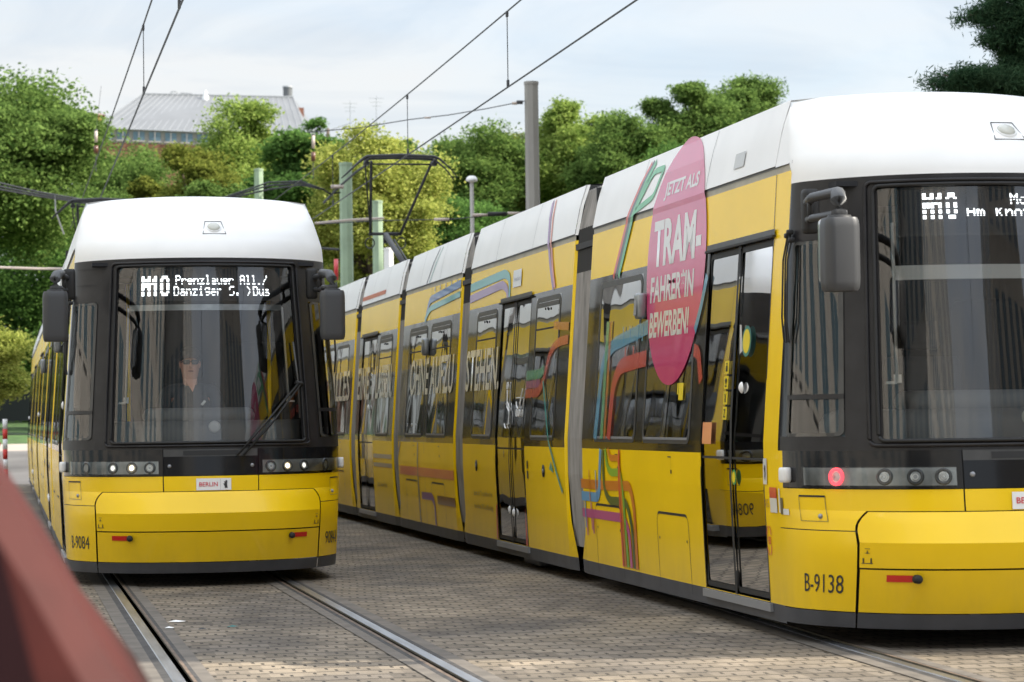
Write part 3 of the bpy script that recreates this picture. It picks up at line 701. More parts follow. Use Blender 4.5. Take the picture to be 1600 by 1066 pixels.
    b = MB(); b.rbox((-.07, 1.42, 1.35), (.5, .14, .75), INTD, .05); b.rbox((-.07, 1.2, .98), (.5, .5, .12), INTD, .05); b.rbox((-.07, 1.45, 1.86), (.26, .1, .18), INTD, .04); b.box((-.07, 1.25, .65), (.2, .3, .6), INTD); b.build('driver_seat', T)
    # sun blind: cross strip with two guide rods
    b = MB(); zb_ = 2.36 if litL else 2.20; th_ = .05 if litL else .085
    b.patch(nfn(-.05), -.41, .41, zb_-th_/2, zb_+th_/2, 16, 1, WPL if not litL else SILV)
    for s in (-1, 1):
        b.tube([nose(s*.415, 2.5 if not litL else 2.36, -.05), nose(s*.415, 1.56, -.05)], .010, WPL)
        b.patch(nfn(-.045), *sorted((s*.40, s*.425)), 1.55, 1.60, 1, 1, WPL); b.patch(nfn(-.045), *sorted((s*.415, s*.45)), 1.545, 1.56, 1, 1, WPL)
    b.build('sun_blind', T)
    # mirrors
    for s in (-1, 1):
        b = MB(); cx, cy = s*((1.28 if s < 0 else 1.0) if litL else 1.225), -.40; ax = 1.215 if s < 0 else .99
        b.rbox((cx, cy, 2.255), (.205, .18, .41), PLAS, .055, seg=5)
        b.rbox((cx, cy+.098, 2.28), (.17, .006, .36), LENS, .03)
        b.tube([(cx, cy, 2.44), (cx, cy, 2.50), (cx, cy+.01, 2.56), (cx-s*.015, cy+.06, 2.60), (cx-s*.06, cy+.22, 2.625), (s*ax, .10, 2.62), (s*(ax-.06), .40, 2.61)], [.05, .045, .046, .042, .030, .028, .028], PLAS, 10)
        b.tube([(cx-s*.01, cy+.04, 2.49), (cx-s*.05, cy+.2, 2.50), (s*ax, .10, 2.50), (s*(ax-.06), .40, 2.51)], .022, PLAS, 8)
        b.tube([(s*(ax-.02), .2, 2.48), (s*(ax-.02), .2, 2.64)], .022, RUB, 6); b.rbox((s*(ax-.07), .36, 2.56), (.10, .1, .26), RUB, .03)
        b.tube([(cx, cy, 2.44), (cx, cy, 2.475)], [.08, .066], RUB, 12)
        b.build('mirror', T)
        b = MB()     # loose wiring and hinge rods on the corner post
        for dx, dz in ((0, 0), (.03, .02), (.055, -.03)):
            b.tube([nose(s*(.93-dx), 2.45+dz, .03), nose(s*(.935-dx), 2.3, .05), nose(s*(.925-dx), 1.95+dz, .045), nose(s*(.93-dx), 1.8, .02)], .006, RUB, 5)
            b.rbox(nose(s*(.93-dx), 2.45+dz, .03), (.04, .04, .03), RUB, .01)
        b.build('hinge_cable', T)
    # rear end closed by a plain rounded nose
    yr = MODS[-1][1]
    b = MB(); flipf = lambda u, v: (lambda p: Vector((p.x, yr+.9-p.y, p.z)))(nose_raw(u, v))
    for za, zc, m in ((.13, .21, SKIRT), (.21, .92, YEL), (.92, 2.78, BLK), (2.78, 3.33, WHT)): b.patch(flipf, -1, 1, za, zc, 24, 6, m)
    b.patch(lambda u, v: Vector((u*.97, v, 3.33+.05*(1-u*u))), -1, 1, yr-.4, yr, 6, 1, WHT); b.build('rear_cab', T)
    # pantograph
    pg = pantograph(T)
    # ---------------- writing on the cab
    ink = mk
    nose_text(num, -.800, -.612, .315, .425, ink, T, .003)
    nose_text(number_right, .62, .81, .315, .425, ink, T, .003)
    return T

def pantograph(T):
    y = 23.2; b = MB()
    b.box((0, y, 3.46), (1.1, 1.3, .08), PANM)
    for s in (-1, 1): b.lathe([(.05, 0), (.09, .03), (.05, .06), (.09, .09), (.05, .12)], mat('insulator brown', (.12, .05, .03), .3) if 'insulator brown' not in MATS else MATS['insulator brown'], (s*.4, y+.4, 3.36), None, 12)
    o = b.build('pantograph_base', T)
    b = MB(); b.tube([(0.05, y-.5, 3.5), (-.13, y+.75, 4.18)], .046, PANM, 8); b.tube([(.1, y-.6, 3.5), (-.02, y+.65, 4.1)], .014, PANM)
    b.build('lower_arm', T)
    b = MB(); zc = 4.2
    b.tube([(-.38, y+.8, zc), (.12, y+.8, zc)], .026, PANM, 8); b.tube([(-.13, y+.8, zc-.02), (-.13, y+.8, zc-.14)], .04, PANM)
    for x in (-.37, .11):
        b.tube([(x+.07*math.cos(R(a)), y+.8, zc-.14+.08*math.sin(R(a))) for a in range(0, 361, 30)], .01, PANM, 5)
    b.tube([(-.36, y+.8, zc), (-.42, y+.2, 5.24)], .022, PANM, 8); b.tube([(.10, y+.8, zc), (.50, y+.2, 5.24)], .022, PANM, 8)
    b.tube([(-.40, y+.22, 5.2), (.48, y+.22, 5.2)], .013, PANM); b.tube([(-.37, y+.75, zc+.1), (-.5, y+.25, 5.1), (-.5, y+.2, 5.25)], .012, PANM, 6)
    b.build('upper_arm', T)
    b = MB()
    for dy in (0, .3):
        b.tube([(-.86, y+dy, 4.99), (-.70, y+dy, 5.14), (-.55, y+dy, 5.27), (-.5, y+dy, 5.29), (0, y+dy, 5.31), (.5, y+dy, 5.29), (.58, y+dy, 5.26), (.72, y+dy, 5.14), (.85, y+dy, 4.98)], [.008, .013, .022, .026, .028, .026, .018, .009, .007], PANM, 6)
    for x in (-.5, .52): b.tube([(x, y-.04, 5.24), (x, y+.34, 5.24)], .02, PANM); b.rbox((x, y+.15, 5.2), (.08, .16, .06), PANM, .02)
    b.build('contact_head', T)

TL = build_tram('tram', 'yellow tram with white roof cap and lit headlights, seen head on with its driver', 1.69, 21.4, 'B-9084', True, '9084-B')
TR = build_tram('tram', 'long yellow tram with a pink circle advert and coloured line stripes on its side', 5.80, 13.85, 'B-9138', False, '9138-B')

# ------------------------------------------------------------------ destination displays (dot matrix, part of the rows dark)
GL = {'M': '10001 11011 10101 10101 10001 10001 10001', '1': '00100 01100 10100 00100 00100 00100 00100', '0': '01110 10001 10001 10001 10001 10001 01110',
 'P': '11110 10001 10001 11110 10000 10000 10000', 'r': '00000 00000 10110 11001 10000 10000 10000', 'e': '00000 00000 01110 10001 11111 10000 01110',
 'n': '00000 00000 10110 11001 10001 10001 10001', 'z': '00000 00000 11111 00010 00100 01000 11111', 'l': '01100 00100 00100 00100 00100 00100 01110',
 'a': '00000 00000 01110 00001 01111 10001 01111', 'u': '00000 00000 10001 10001 10001 10011 01101', 'A': '01110 10001 10001 11111 10001 10001 10001',
 '.': '00000 00000 00000 00000 00000 01100 01100', '/': '00001 00001 00010 00100 01000 10000 10000', 'D': '11110 10001 10001 10001 10001 10001 11110',
 'i': '00100 00000 01100 00100 00100 00100 01110', 'g': '00000 01111 10001 10001 01111 00001 01110', 'S': '01111 10000 10000 01110 00001 00001 11110',
 '-': '00000 00000 00000 11111 00000 00000 00000', '>': '10000 01000 00100 00010 00100 01000 10000', 'B': '11110 10001 10001 11110 10001 10001 11110',
 's': '00000 00000 01110 10000 01110 00001 11110', 'm': '00000 00000 11010 10101 10101 10101 10101', 'K': '10001 10010 10100 11000 10100 10010 10001',
 'o': '00000 00000 01110 10001 10001 10001 01110', 't': '01000 01000 11110 01000 01000 01001 00110', ' ': '00000 00000 00000 00000 00000 00000 00000',
 'p': '00000 00000 11110 10001 11110 10000 10000', 'ö': '01010 00000 01110 10001 10001 10001 01110', 'c': '00000 00000 01110 10000 10000 10001 01110'}
def led(b, s, q0, q1, z0, z1, skip, off=-.045, sub=1, fat=1.02):
    n = len(s); cw = (q1-q0)/(n*6-1); rh = (z1-z0)/7
    for i, ch in enumerate(s):
        g = GL[ch].split()
        for r_ in range(7):
            for c in range(5):
                if g[r_][c] != '1': continue
                for h in range(sub):
                    if (r_*sub+h) in skip: continue
                    ua = q0+(i*6+c)*cw; za = z1-(r_+(h+1)/sub)*rh
                    b.patch(nfn(off), ua, ua+cw*fat, za, za+rh/sub*1.0, 1, 1, LED, False)
def display(T, left):
    b = MB(); b.patch(nfn(-.055), -.40, .42, 2.42, 2.69, 20, 2, INTD); b.patch(nfn(-.05), -.40, .42, 2.415, 2.43, 20, 1, RUB); b = b.build('destination_display', T)
    l = MB()
    if left:
        led(l, 'M10', -.345, -.205, 2.46, 2.63, {4, 10}, sub=2, fat=1.75)
        led(l, 'Prenzlauer All./', -.165, .335, 2.555, 2.635, {0+4, 10, 11}, sub=2)
        led(l, 'Danziger S.->Bus', -.175, .345, 2.46, 2.54, {6, 7, 12}, sub=2)
    else:
        led(l, 'M10', -.308, -.19, 2.515, 2.665, {3, 4, 8, 11}, sub=2, fat=1.75)
        led(l, 'Möckernstr.'.replace('k', 'c') if False else 'Mo', .02, .09, 2.60, 2.66, {5, 6, 9, 10}, sub=2)
        led(l, 'Am Knot', -.15, .10, 2.52, 2.59, {0, 1, 2, 10, 12, 13}, sub=2)
    l.build('lit_dots', b)
display(TL, True); display(TR, False)

# ------------------------------------------------------------------ adverts, stripes and stickers on the right tram
P_ = TR
pink = tfilm('pink', (.60, .045, .16), .97); pinkw = tfilm('pink window', (.50, .10, .17), .93)
white = tfilm('white letters', (.72, .70, .66), .95); cream = tfilm('cream letters', (.86, .80, .62), .97)
cy, cz, ry, rz = 3.53, 2.475, .80, .885
circ = [(cy+ry*math.cos(R(a)), cz+rz*math.sin(R(a))) for a in range(0, 360, 6)]
side_poly(circ, pink, P_, 'advert_circle', .0085, ncut=())
side_text('JETZT ALS', 3.95, 3.03, 2.935, 3.07, white, P_, .0102, bold=.03)
side_text('TRAM-', 4.16, 2.86, 2.46, 2.80, white, P_, .0102, bold=.035)
side_text('FAHRER*IN', 4.18, 3.0, 2.20, 2.40, white, P_, .0102, bold=.03)
side_text('BEWERBEN!', 4.16, 3.08, 1.94, 2.13, white, P_, .0102, bold=.03)
for s_, a, c in (('STEHEN.', 11.66, 9.88), ('OHNE AUFZU', 15.3, 12.42), ('LASSEN.', 18.08, 16.72), ('EINE', 19.78, 18.72), ('ALLES', 22.6, 20.6)):
    side_text(s_, a, c, 1.65, 2.07, cream, P_, .0090, bold=.015)
ink = MATS['mark ink']
side_text('Jetzt als Tramfahrer*in', 11.13, 10.15, .60, .665, film('brown ink', (.1, .07, .02)), P_, .008)
side_text('bewerben: BVG.de/Einstieg', 11.13, 10.15, .47, .535, film('brown ink', (.1, .07, .02)), P_, .008)
side_text('Jetzt bewerben', 17.85, 17.0, .53, .61, film('brown ink', (.1, .07, .02)), P_, .008)
C = {k: film(k, v, .35) for k, v in dict(teal=(.05, .33, .30), purple=(.26, .12, .30), blue=(.03, .12, .32), lblue=(.10, .33, .58), orange=(.62, .19, .02), red=(.62, .07, .04), coral=(.68, .18, .10),
    green=(.20, .42, .04), dgreen=(.07, .12, .03), pinkl=(.52, .10, .24), brown=(.22, .11, .04), slate=(.22, .22, .27), black=(.02, .02, .02), mint=(.06, .38, .14), yellow=(.85, .65, .02)).items()}
WC = {k: tfilm(k+' w', v, .8) for k, v in dict(red=(.6, .09, .06), blue=(.12, .35, .5), green=(.14, .4, .2), orange=(.6, .2, .04), pinkl=(.4, .12, .24), yellowg=(.5, .55, .12)).items()}
# first module, below the windows (runs of parallel lines bending down)
xL = 6.26
stroke([(xL, .835), (5.62, .835), (5.45, .835), (4.62, .85), (4.53, .70), (4.53, .23)], .075, C['orange'], P_, off=.006, rad=.2)
stroke([(xL, .735), (5.7, .735), (5.62, .80), (5.55, 1.12)], .075, C['lblue'], P_, off=.0065, rad=.1)
stroke([(xL, .60), (4.85, .60), (4.72, .50), (4.70, .23)], .07, C['pinkl'], P_, off=.007, rad=.15)
stroke([(5.48, 1.12), (5.45, .80), (5.3, .72), (4.75, .73), (4.62, .55), (4.60, .23)], .065, C['dgreen'], P_, off=.0075, rad=.18)
stroke([(5.40, 1.12), (5.32, .98), (5.2, .94), (4.9, .95), (4.85, .80), (4.8, .23)], .06, C['green'], P_, off=.008, rad=.12)
stroke([(5.30, 1.12), (5.22, 1.05), (4.95, 1.06), (4.9, .9), (4.88, .23)], .05, C['orange'], P_, off=.0085, rad=.08)
stroke([(4.93, 1.12), (4.95, .9), (4.95, .23)], .045, C['red'], P_, off=.009, rad=.08)
for yy, zc in ((6.14, .70), (5.93, .69)): stroke([(yy, zc), (yy, zc-.22)], .03, C['lblue' if yy > 6 else 'pinkl'], P_, off=.0095)
for yy, zc in ((6.1, .58), (5.88, .60)): stroke([(yy, zc), (yy, zc-.16)], .03, C['pinkl'], P_, off=.0095)
for yy in (5.72, 5.95): stroke([(yy, .70), (yy, .86+.09)], .022, C['lblue' if yy < 5.8 else 'orange'], P_, off=.0097)
# first module, windows and roof
stroke([(5.72, 1.20), (5.60, 1.80), (5.3, 1.93), (4.2, 2.03)], .11, WC['blue'], P_, off=.010, rad=.2)
stroke([(5.50, 1.20), (5.48, 2.12)], .09, WC['green'], P_, off=.0105); stroke([(5.40, 1.20), (5.38, 2.12)], .06, WC['orange'], P_, off=.011)
stroke([(5.26, 1.20), (5.20, 1.62), (5.0, 1.76), (4.2, 1.80)], .12, WC['red'], P_, off=.0115, rad=.25)
for yy in (4.95, 4.75, 4.5, 4.35): stroke([(yy, 1.93), (yy, 2.06)], .03, WC['blue'], P_, off=.012)
for yy in (4.85, 4.6): stroke([(yy, 1.82), (yy, 1.90)], .04, WC['red'], P_, off=.0122)
stroke([(2.9, 1.82), (2.78, 1.80), (2.68, 1.6)], .09, WC['red'], P_, off=.010); stroke([(2.90, 1.95), (2.78, 2.1), (2.66, 2.32)], .07, WC['blue'], P_, off=.0105)
for i, (cn, w_) in enumerate((('red', .05), ('black', .06), ('mint', .06))):
    dy = -.085*i; stroke([(5.40+dy, 2.46), (4.98+dy*.9, 2.95), (4.60+dy*.8, 3.28)], w_, C[cn], P_, off=.008+.0005*i, rad=.03)
stroke([(4.80, 2.95), (4.42, 3.2), (4.12, 3.20), (4.30, 3.0), (4.85, 2.93)], .05, C['mint'], P_, off=.0095, rad=.06)
# second module
stroke([(11.68, 2.715), (9.85, 2.76), (9.62, 2.70), (9.60, 2.50)], .085, C['teal'], P_, off=.006, rad=.15)
stroke([(11.68, 2.60), (9.95, 2.66), (9.72, 2.60), (9.68, 2.50)], .08, C['purple'], P_, off=.0065, rad=.15)
side_poly(srect(9.44, 9.06, 2.60, 2.76), film('white sticker', (.7, .7, .66)), P_, 'sticker', .008)
side_text('bewerben', 9.40, 9.10, 2.655, 2.70, C['slate'], P_, .012)
stroke([(8.15, 3.30), (8.0, 3.05), (7.80, 2.7), (7.62, 2.50)], .07, C['purple'], P_, off=.008, rad=.2); stroke([(8.02, 3.30), (7.88, 3.05), (7.72, 2.7), (7.56, 2.50)], .045, C['coral'], P_, off=.0085, rad=.2)
stroke([(8.56, 1.755), (7.98, 1.76), (7.82, 1.80)], .085, WC['green'], P_, off=.010); stroke([(8.56, 1.67), (7.95, 1.68)], .07, WC['pinkl'], P_, off=.0105)
stroke([(8.56, 1.59), (7.98, 1.60), (7.80, 1.70), (7.60, 1.95), (7.3, 2.02), (6.90, 2.03)], .08, WC['red'], P_, off=.011, rad=.2); stroke([(7.5, 2.17), (6.90, 2.14)], .07, WC['orange'], P_, off=.0115)
stroke([(7.82, 1.70), (7.45, 1.15), (6.96, .74)], .04, C['teal'], P_, off=.012, rad=.05)
side_poly([(7.38, 1.0), (7.45, .93), (7.28, .90)], C['teal'], P_, 'stripe', .0125)
side_poly([(8.56-.0, .22), (8.64-.0, .22), (8.60, .58)], C['red'], P_, 'stripe', .006)
stroke([(10.0, .22), (9.96, .55)], .05, C['red'], P_, off=.0062)
for zc in (.83, .92): side_poly(srect(8.44, 8.38, zc, zc+.07), C['black'], P_, 'sticker', .006)
# third module
stroke([(15.95, .785), (12.25, .785)], .10, C['coral'], P_, off=.006)
stroke([(14.40, .52), (13.7, .525), (13.55, .45), (13.52, .21)], .08, C['purple'], P_, off=.0065, rad=.12)
stroke([(13.35, .50), (12.25, .50)], .09, C['brown'], P_, off=.007); stroke([(14.55, 1.12), (14.6, .7), (14.55, .21)], .05, C['slate'], P_, off=.0075)
stroke([(14.45, 2.50), (14.25, 2.72), (12.27, 2.80)], .08, C['blue'], P_, off=.008, rad=.15); stroke([(14.5, 2.50), (14.2, 2.62), (12.27, 2.69)], .065, C['teal'], P_, off=.0085, rad=.15)
for i in range(5): stroke([(13.9-i*.35, 2.80), (13.9-i*.35, 2.86)], .03, C['blue'], P_, off=.009)
stroke([(14.1, 3.30), (14.5, 2.92)], .03, C['slate'], P_, off=.009); stroke([(13.9, 3.30), (14.3, 2.92)], .02, C['teal'], P_, off=.009)
stroke([(16.03, .95), (15.85, 1.12)], .05, C['slate'], P_, off=.009)
# fourth module
stroke([(19.83, 3.0), (17.75, 3.0)], .055, C['coral'], P_, off=.008)
for zc, cn in ((.93, 'slate'), (.82, 'slate')): stroke([(18.1, zc), (16.57, zc)], .05, C[cn], P_, off=.006)
# stickers on doors and posts
def sticker(a, c, z0, z1, m, off=.010, label=None):
    o = side_poly(srect(a, c, z0, z1), m, P_, 'sticker', off)
    if label: o['label'] = label
    return o
sticker(2.59, 2.37, 1.18, 1.325, film('orange sticker', (.85, .36, .16)), .004)
for i in range(4): sticker(2.125, 2.03, 1.64-.10*i, 1.725-.10*i, C['yellow'], .004); side_text('i!xz'[i], 2.10, 2.055, 1.655-.10*i, 1.71-.10*i, C['black'], P_, .007)
el = [(1.66+.10*math.cos(R(a)), 1.84+.10*math.sin(R(a))) for a in range(0, 360, 15)]
side_poly(el, film('sticker teal', (.03, .22, .2)), P_, 'sticker', .004); side_poly([(1.66+.078*math.cos(R(a)), 1.84+.078*math.sin(R(a))) for a in range(0, 360, 15)], C['yellow'], P_, 'sticker', .006)
side_poly([(1.83, 1.95), (1.79, 1.95), (1.74, 1.78), (1.80, 1.76)], white, P_, 'sticker', .005)
side_poly([(1.84+.05*math.cos(R(a)), .97+.05*math.sin(R(a))) for a in range(0, 360, 20)], film('green sticker', (.02, .35, .12)), P_, 'sticker', .004)
side_poly([(1.84+.035*math.cos(R(a)), .97+.035*math.sin(R(a))) for a in range(0, 360, 20)], C['yellow'], P_, 'sticker', .006)
sticker(3.24, 3.12, 1.48, 1.60, C['yellow'], .010); sticker(3.28, 3.25, 1.52, 1.60, C['yellow'], .010)
wsk = film('white sticker', (.7, .7, .66))
sticker(1.195, 1.12, .94, 1.10, wsk, .006); bm = poly_bm([(-1.185+x*.06, .96+z*.10) for x, z in [(.3, 0), (.5, .3), (.6, 0), (.75, .4), (.7, .9), (.5, 1), (.45, .7), (.2, .75), (.4, .5)]]); conform(bm, lambda u, v: side(-u, v, -1, .008)); put(bm, 'bear_emblem', ink, P_)
def nose_sticker(q0, q1, z0, z1, m):
    b = MB(); b.patch(nfn(.005), q0, q1, z0, z1, 4, 1, m); o = b.build('sticker', P_)
nose_sticker(-.995, -.977, .775, .92, wsk); sticker(1.07, .93, .86, .925, C['red'], .007); sticker(1.07, .93, .77, .86, wsk, .006); nose_sticker(-.975, -.945, .765, .865, film('sticker brown', (.1, .09, .06))); nose_sticker(-.943, -.885, .765, .80, wsk)
side_text('BVG', 1.185, 1.105, .80, .85, C['brown'], P_, .006)
side_text('VBB', 1.165, 1.10, .57, .62, C['red'], P_, .006, bold=.02)
for a0, a1 in ((20, 80), (110, 170), (200, 260), (285, 340)):
    stroke([(1.132+.045*math.cos(R(a)), .595+.095*math.sin(R(a))) for a in range(a0, a1, 12)], .012, C['red'], P_, off=.006, rad=.001)
sticker(2.18, 1.95, 2.99, 3.09, film('pale grey sticker', (.45, .45, .42)), .010)
# wheelchair and pram symbols on the door of the second module
def sarc(b, cy_, cz_, r_, a0, a1, t_=.006):
    b.tube([side(cy_+r_*math.cos(R(a)), cz_+r_*1.0*math.sin(R(a)), -1, .002) for a in range(a0, a1+1, 20)], t_, WPL, 5)
b = MB(); sarc(b, 9.42, 1.40, .12, 60, 320); sarc(b, 9.45, 1.68, .03, 0, 360); b.tube([side(9.45, 1.64, -1, .002), side(9.42, 1.48, -1, .002), side(9.32, 1.44, -1, .002), side(9.27, 1.32, -1, .002)], .008, WPL, 5); b.build('wheelchair_symbol', P_)
b = MB(); sarc(b, 8.9, 1.56, .10, 180, 340); b.tube([side(9.0, 1.56, -1, .002), side(8.8, 1.56, -1, .002), side(8.74, 1.64, -1, .002)], .006, WPL, 5)
sarc(b, 8.95, 1.42, .03, 0, 360); sarc(b, 8.85, 1.42, .03, 0, 360); b.build('pram_symbol', P_)

# speaker/intercom boxes on the window posts of both trams
for T in (TL, TR):
    for yy in (4.35, 14.15):
        b = MB(); b.rbox(side(yy, 2.19, -1, .04), (.07, .13, .19), SILV, .02); b.patch(lambda u, v: Vector((-(W(v)+.079), u, v)), yy-.04, yy+.04, 2.12, 2.25, 1, 1, STEP); b.build('passenger_counter_box', T)
# side route display behind the first window
b = MB(); b.box((-1.06, 5.2, 2.28), (.02, .8, .18), INTD); b.build('side_display', P_)

# ------------------------------------------------------------------ driver
def skinned(name, joints, edges, m, parent=None, sub=2, root=0):
    me = bpy.data.meshes.new(name); me.from_pydata([j[0] for j in joints], edges, []); o = bpy.data.objects.new(name, me); col.objects.link(o)
    sk = o.modifiers.new('skin', 'SKIN'); sk.use_smooth_shade = True
    for i, v in enumerate(me.skin_vertices[0].data):
        r_ = joints[i][1]; v.radius = r_ if isinstance(r_, tuple) else (r_, r_); v.use_root = (i == root)
    ss = o.modifiers.new('sub', 'SUBSURF'); ss.levels = ss.render_levels = sub
    me.materials.append(m)
    if parent: o.parent = parent
    return o
SKIN = mat('skin', (.66, .33, .23), .5); HAIR = mat('dark hair', (.03, .02, .015), .6); POLO = mat('dark polo shirt', (.018, .022, .03), .8); TROU = mat('dark trousers', (.02, .02, .025), .85)
D = thing('person', 'tram driver in sunglasses and dark polo shirt, seated behind the windshield', 'person', (1.69-.09, 21.4+1.0, 0))
hz = 1.895
jb = [((0, 0, 1.08), .12), ((0, .01, 1.3), (.12, .09)), ((0, .0, 1.48), (.12, .08)), ((0, -.005, 1.60), (.085, .06)), ((0, -.015, 1.70), .06), ((0, -.02, 1.79), .072), ((0, -.03, 1.86), (.095, .10)), ((0, -.02, 1.95), (.088, .095)),
      ((-.2, 0, 1.60), .045), ((-.26, -.06, 1.36), .048), ((-.2, -.32, 1.30), .036), ((-.18, -.40, 1.30), (.03, .018)), ((-.18, -.46, 1.29), (.036, .014)),
      ((.2, 0, 1.60), .045), ((.26, -.06, 1.36), .048), ((.2, -.32, 1.30), .036), ((.18, -.40, 1.30), (.03, .018)), ((.18, -.46, 1.29), (.036, .014)),
      ((-.12, -.1, 1.06), .09), ((-.16, -.42, 1.06), .075), ((-.16, -.46, .66), .05), ((.12, -.1, 1.06), .09), ((.16, -.42, 1.06), .075), ((.16, -.46, .66), .05)]
eb = [(0, 1), (1, 2), (2, 3), (3, 4), (4, 5), (5, 6), (6, 7), (3, 8), (8, 9), (9, 10), (10, 11), (11, 12), (3, 13), (13, 14), (14, 15), (15, 16), (16, 17), (0, 18), (18, 19), (19, 20), (0, 21), (21, 22), (22, 23)]
for s, w_ in ((-1, 12), (1, 17)):      # four fingers and a thumb each, resting on the desk
    for f_, (dx, ln) in enumerate(((-.027, .05), (-.009, .058), (.009, .054), (.026, .042))):
        i = len(jb); jb += [((s*.18+dx, -.485, 1.29), .008), ((s*.18+dx*1.1, -.485-ln*.5, 1.288), .0075), ((s*.18+dx*1.1, -.485-ln, 1.272), .0065)]; eb += [(w_, i), (i, i+1), (i+1, i+2)]
    i = len(jb); jb += [((s*.145, -.44, 1.285), .009), ((s*.128, -.475, 1.278), .008)]; eb += [(w_-1, i), (i, i+1)]
body = skinned('body', jb, eb, SKIN, D)
# shirt, trousers
sj = [((0, 0, 1.1), (.175, .15)), ((0, .01, 1.3), (.185, .145)), ((0, .0, 1.54), (.215, .14)), ((0, -.005, 1.66), (.17, .10)), ((0, -.008, 1.72), .08), ((-.21, 0, 1.645), .075), ((-.255, -.04, 1.44), .068), ((.21, 0, 1.645), .075), ((.255, -.04, 1.44), .068)]
skinned('polo_shirt', sj, [(0, 1), (1, 2), (2, 3), (3, 4), (3, 5), (5, 6), (3, 7), (7, 8)], POLO, D)
tj = [((0, 0, 1.02), .17), ((-.12, -.1, 1.05), .105), ((-.16, -.43, 1.06), .09), ((-.16, -.46, .55), .065), ((.12, -.1, 1.05), .105), ((.16, -.43, 1.06), .09), ((.16, -.46, .55), .065)]
skinned('trousers', tj, [(0, 1), (1, 2), (2, 3), (0, 4), (4, 5), (5, 6)], TROU, D)
b = MB(); b.add([(-.055, -.112, 1.755), (.055, -.112, 1.755), (.012, -.160, 1.64)], [(0, 1, 2)], SKIN)
b.rbox((.105, -.148, 1.545), (.05, .006, .022), WPL, .003, rot=Matrix.Rotation(R(-50), 3, 'Y')); b.build('collar_opening', D)
b = MB()
def ell(b, c, r_, m, n=14, half=None):
    prof = [(math.sin(R(a)), math.cos(R(a))) for a in range(0, 181, 12)]
    vs = [Vector((c[0]+r_[0]*p*math.cos(2*math.pi*k/n), c[1]+r_[1]*p*math.sin(2*math.pi*k/n), c[2]+r_[2]*z)) for p, z in prof for k in range(n)]
    b.add(vs, [(i*n+k, i*n+(k+1) % n, (i+1)*n+(k+1) % n, (i+1)*n+k) for i in range(len(prof)-1) for k in range(n)], m, True)
ell(b, (0, -.125, 1.875), (.014, .02, .024), SKIN); ell(b, (-.083, -.02, 1.885), (.012, .02, .032), SKIN); ell(b, (.083, -.02, 1.885), (.012, .02, .032), SKIN)
ell(b, (0, -.108, 1.825), (.026, .010, .007), mat('lips', (.35, .13, .11), .5)); b.build('face_features', D)
b = MB(); ell(b, (0, .01, 1.985), (.088, .10, .058), HAIR); ell(b, (0, .035, 1.92), (.088, .085, .085), HAIR); b.build('hair', D)
b = MB()
for s in (-1, 1): b.rbox((s*.036, -.122, 1.905), (.058, .012, .042), RUB, .012); b.tube([(s*.066, -.118, 1.912), (s*.086, -.02, 1.90)], .004, RUB)
b.tube([(-.01, -.126, 1.91), (.01, -.126, 1.91)], .004, RUB); b.build('sunglasses', D)

# ------------------------------------------------------------------ overhead line
def wire_thing(name, pts, r, m, label, cat, group=None, n=6):
    b = MB(); b.tube(pts, r, m, n); return tag(b.build(name), label, cat, group)
def sagged(y0, y1, x, z, sag, n=14): return [(x, y0+(y1-y0)*i/n, z-sag*4*(i/n)*(1-i/n)) for i in range(n+1)]
for tr, X_, zc, zm, dl in (('left', 1.69, 5.42, 6.45, (24.6, 31.0)), ('right', 5.8, 5.27, 6.35, (28.9, 36.4, 45.0))):
    wire_thing('contact_wire', sagged(4, 66, X_, zc, .02), .011, CABLE, f'contact wire over the {tr} track, the lower wire of the pair', 'wire', 'overhead line wires')
    f_ = lambda y: zm-.22*4*((y-4)/62)*(1-(y-4)/62)
    wire_thing('messenger_wire', [(X_, 4+62*i/20, f_(4+62*i/20)) for i in range(21)], .010, CABLE, f'carrying wire over the {tr} track, the upper wire of the pair', 'wire', 'overhead line wires')
    for i, y in enumerate(dl):
        b = MB(); b.tube([(X_, y, zc-.02), (X_, y, f_(y))], .006, CABLE, 5); b.rbox((X_, y, zc+.02), (.03, .05, .09), CABLE, .01); b.rbox((X_, y, f_(y)-.03), (.03, .05, .07), CABLE, .01)
        tag(b.build('dropper_wire'), f'{["nearest", "second", "farthest"][i]} thin vertical dropper between the wires over the {tr} track', 'wire', 'droppers of the overhead line')
INS = MATS['insulator brown']; INSW = mat('insulator pale', (.5, .42, .36), .4)
def pole(px, ptop, Y, wpx, m, name, label, cap=True, taper=.9):
    top = at(px, ptop, Y); s = FPX/(Y*.98+top.x*.19); r = wpx/s/2; g0 = gz(top.x, Y)
    T = thing(name, label, 'pole', (top.x, Y, g0), 'overhead line poles'); H = top.z-g0
    b = MB(); b.lathe([(r/taper, 0), (r, H-.03), (r, H)], m, n=8, smooth=False); b.build('shaft', T)
    if cap: b = MB(); b.lathe([(r*1.08, H-.02), (r*1.08, H+.04), (0, H+.06)], m, n=8, smooth=False); b.build('cap', T)
    b = MB(); b.lathe([(r*1.8, 0), (r*1.8, .06), (r*1.1, .1), (r*1.1, .35)], m, n=8); b.build('base', T)
    return T, top
pG, tG = pole(830, 131, 49, 22, GREYP, 'line_pole', 'tall grey octagonal pole rising behind the long tram')
pole(540, 257, 62, 20, GREENP, 'line_pole', 'tall pale green pole between the two trams')
pole(589.5, 316, 70, 16, GREENP, 'line_pole', 'shorter pale green pole behind the raised pantograph')
pole(404, 266, 78, 14, GREENP, 'line_pole', 'pale green pole rising behind the roof of the left tram')
pole(607, 390, 74, 15, WPL, 'line_pole', 'short whitish post beside the pantograph arm')
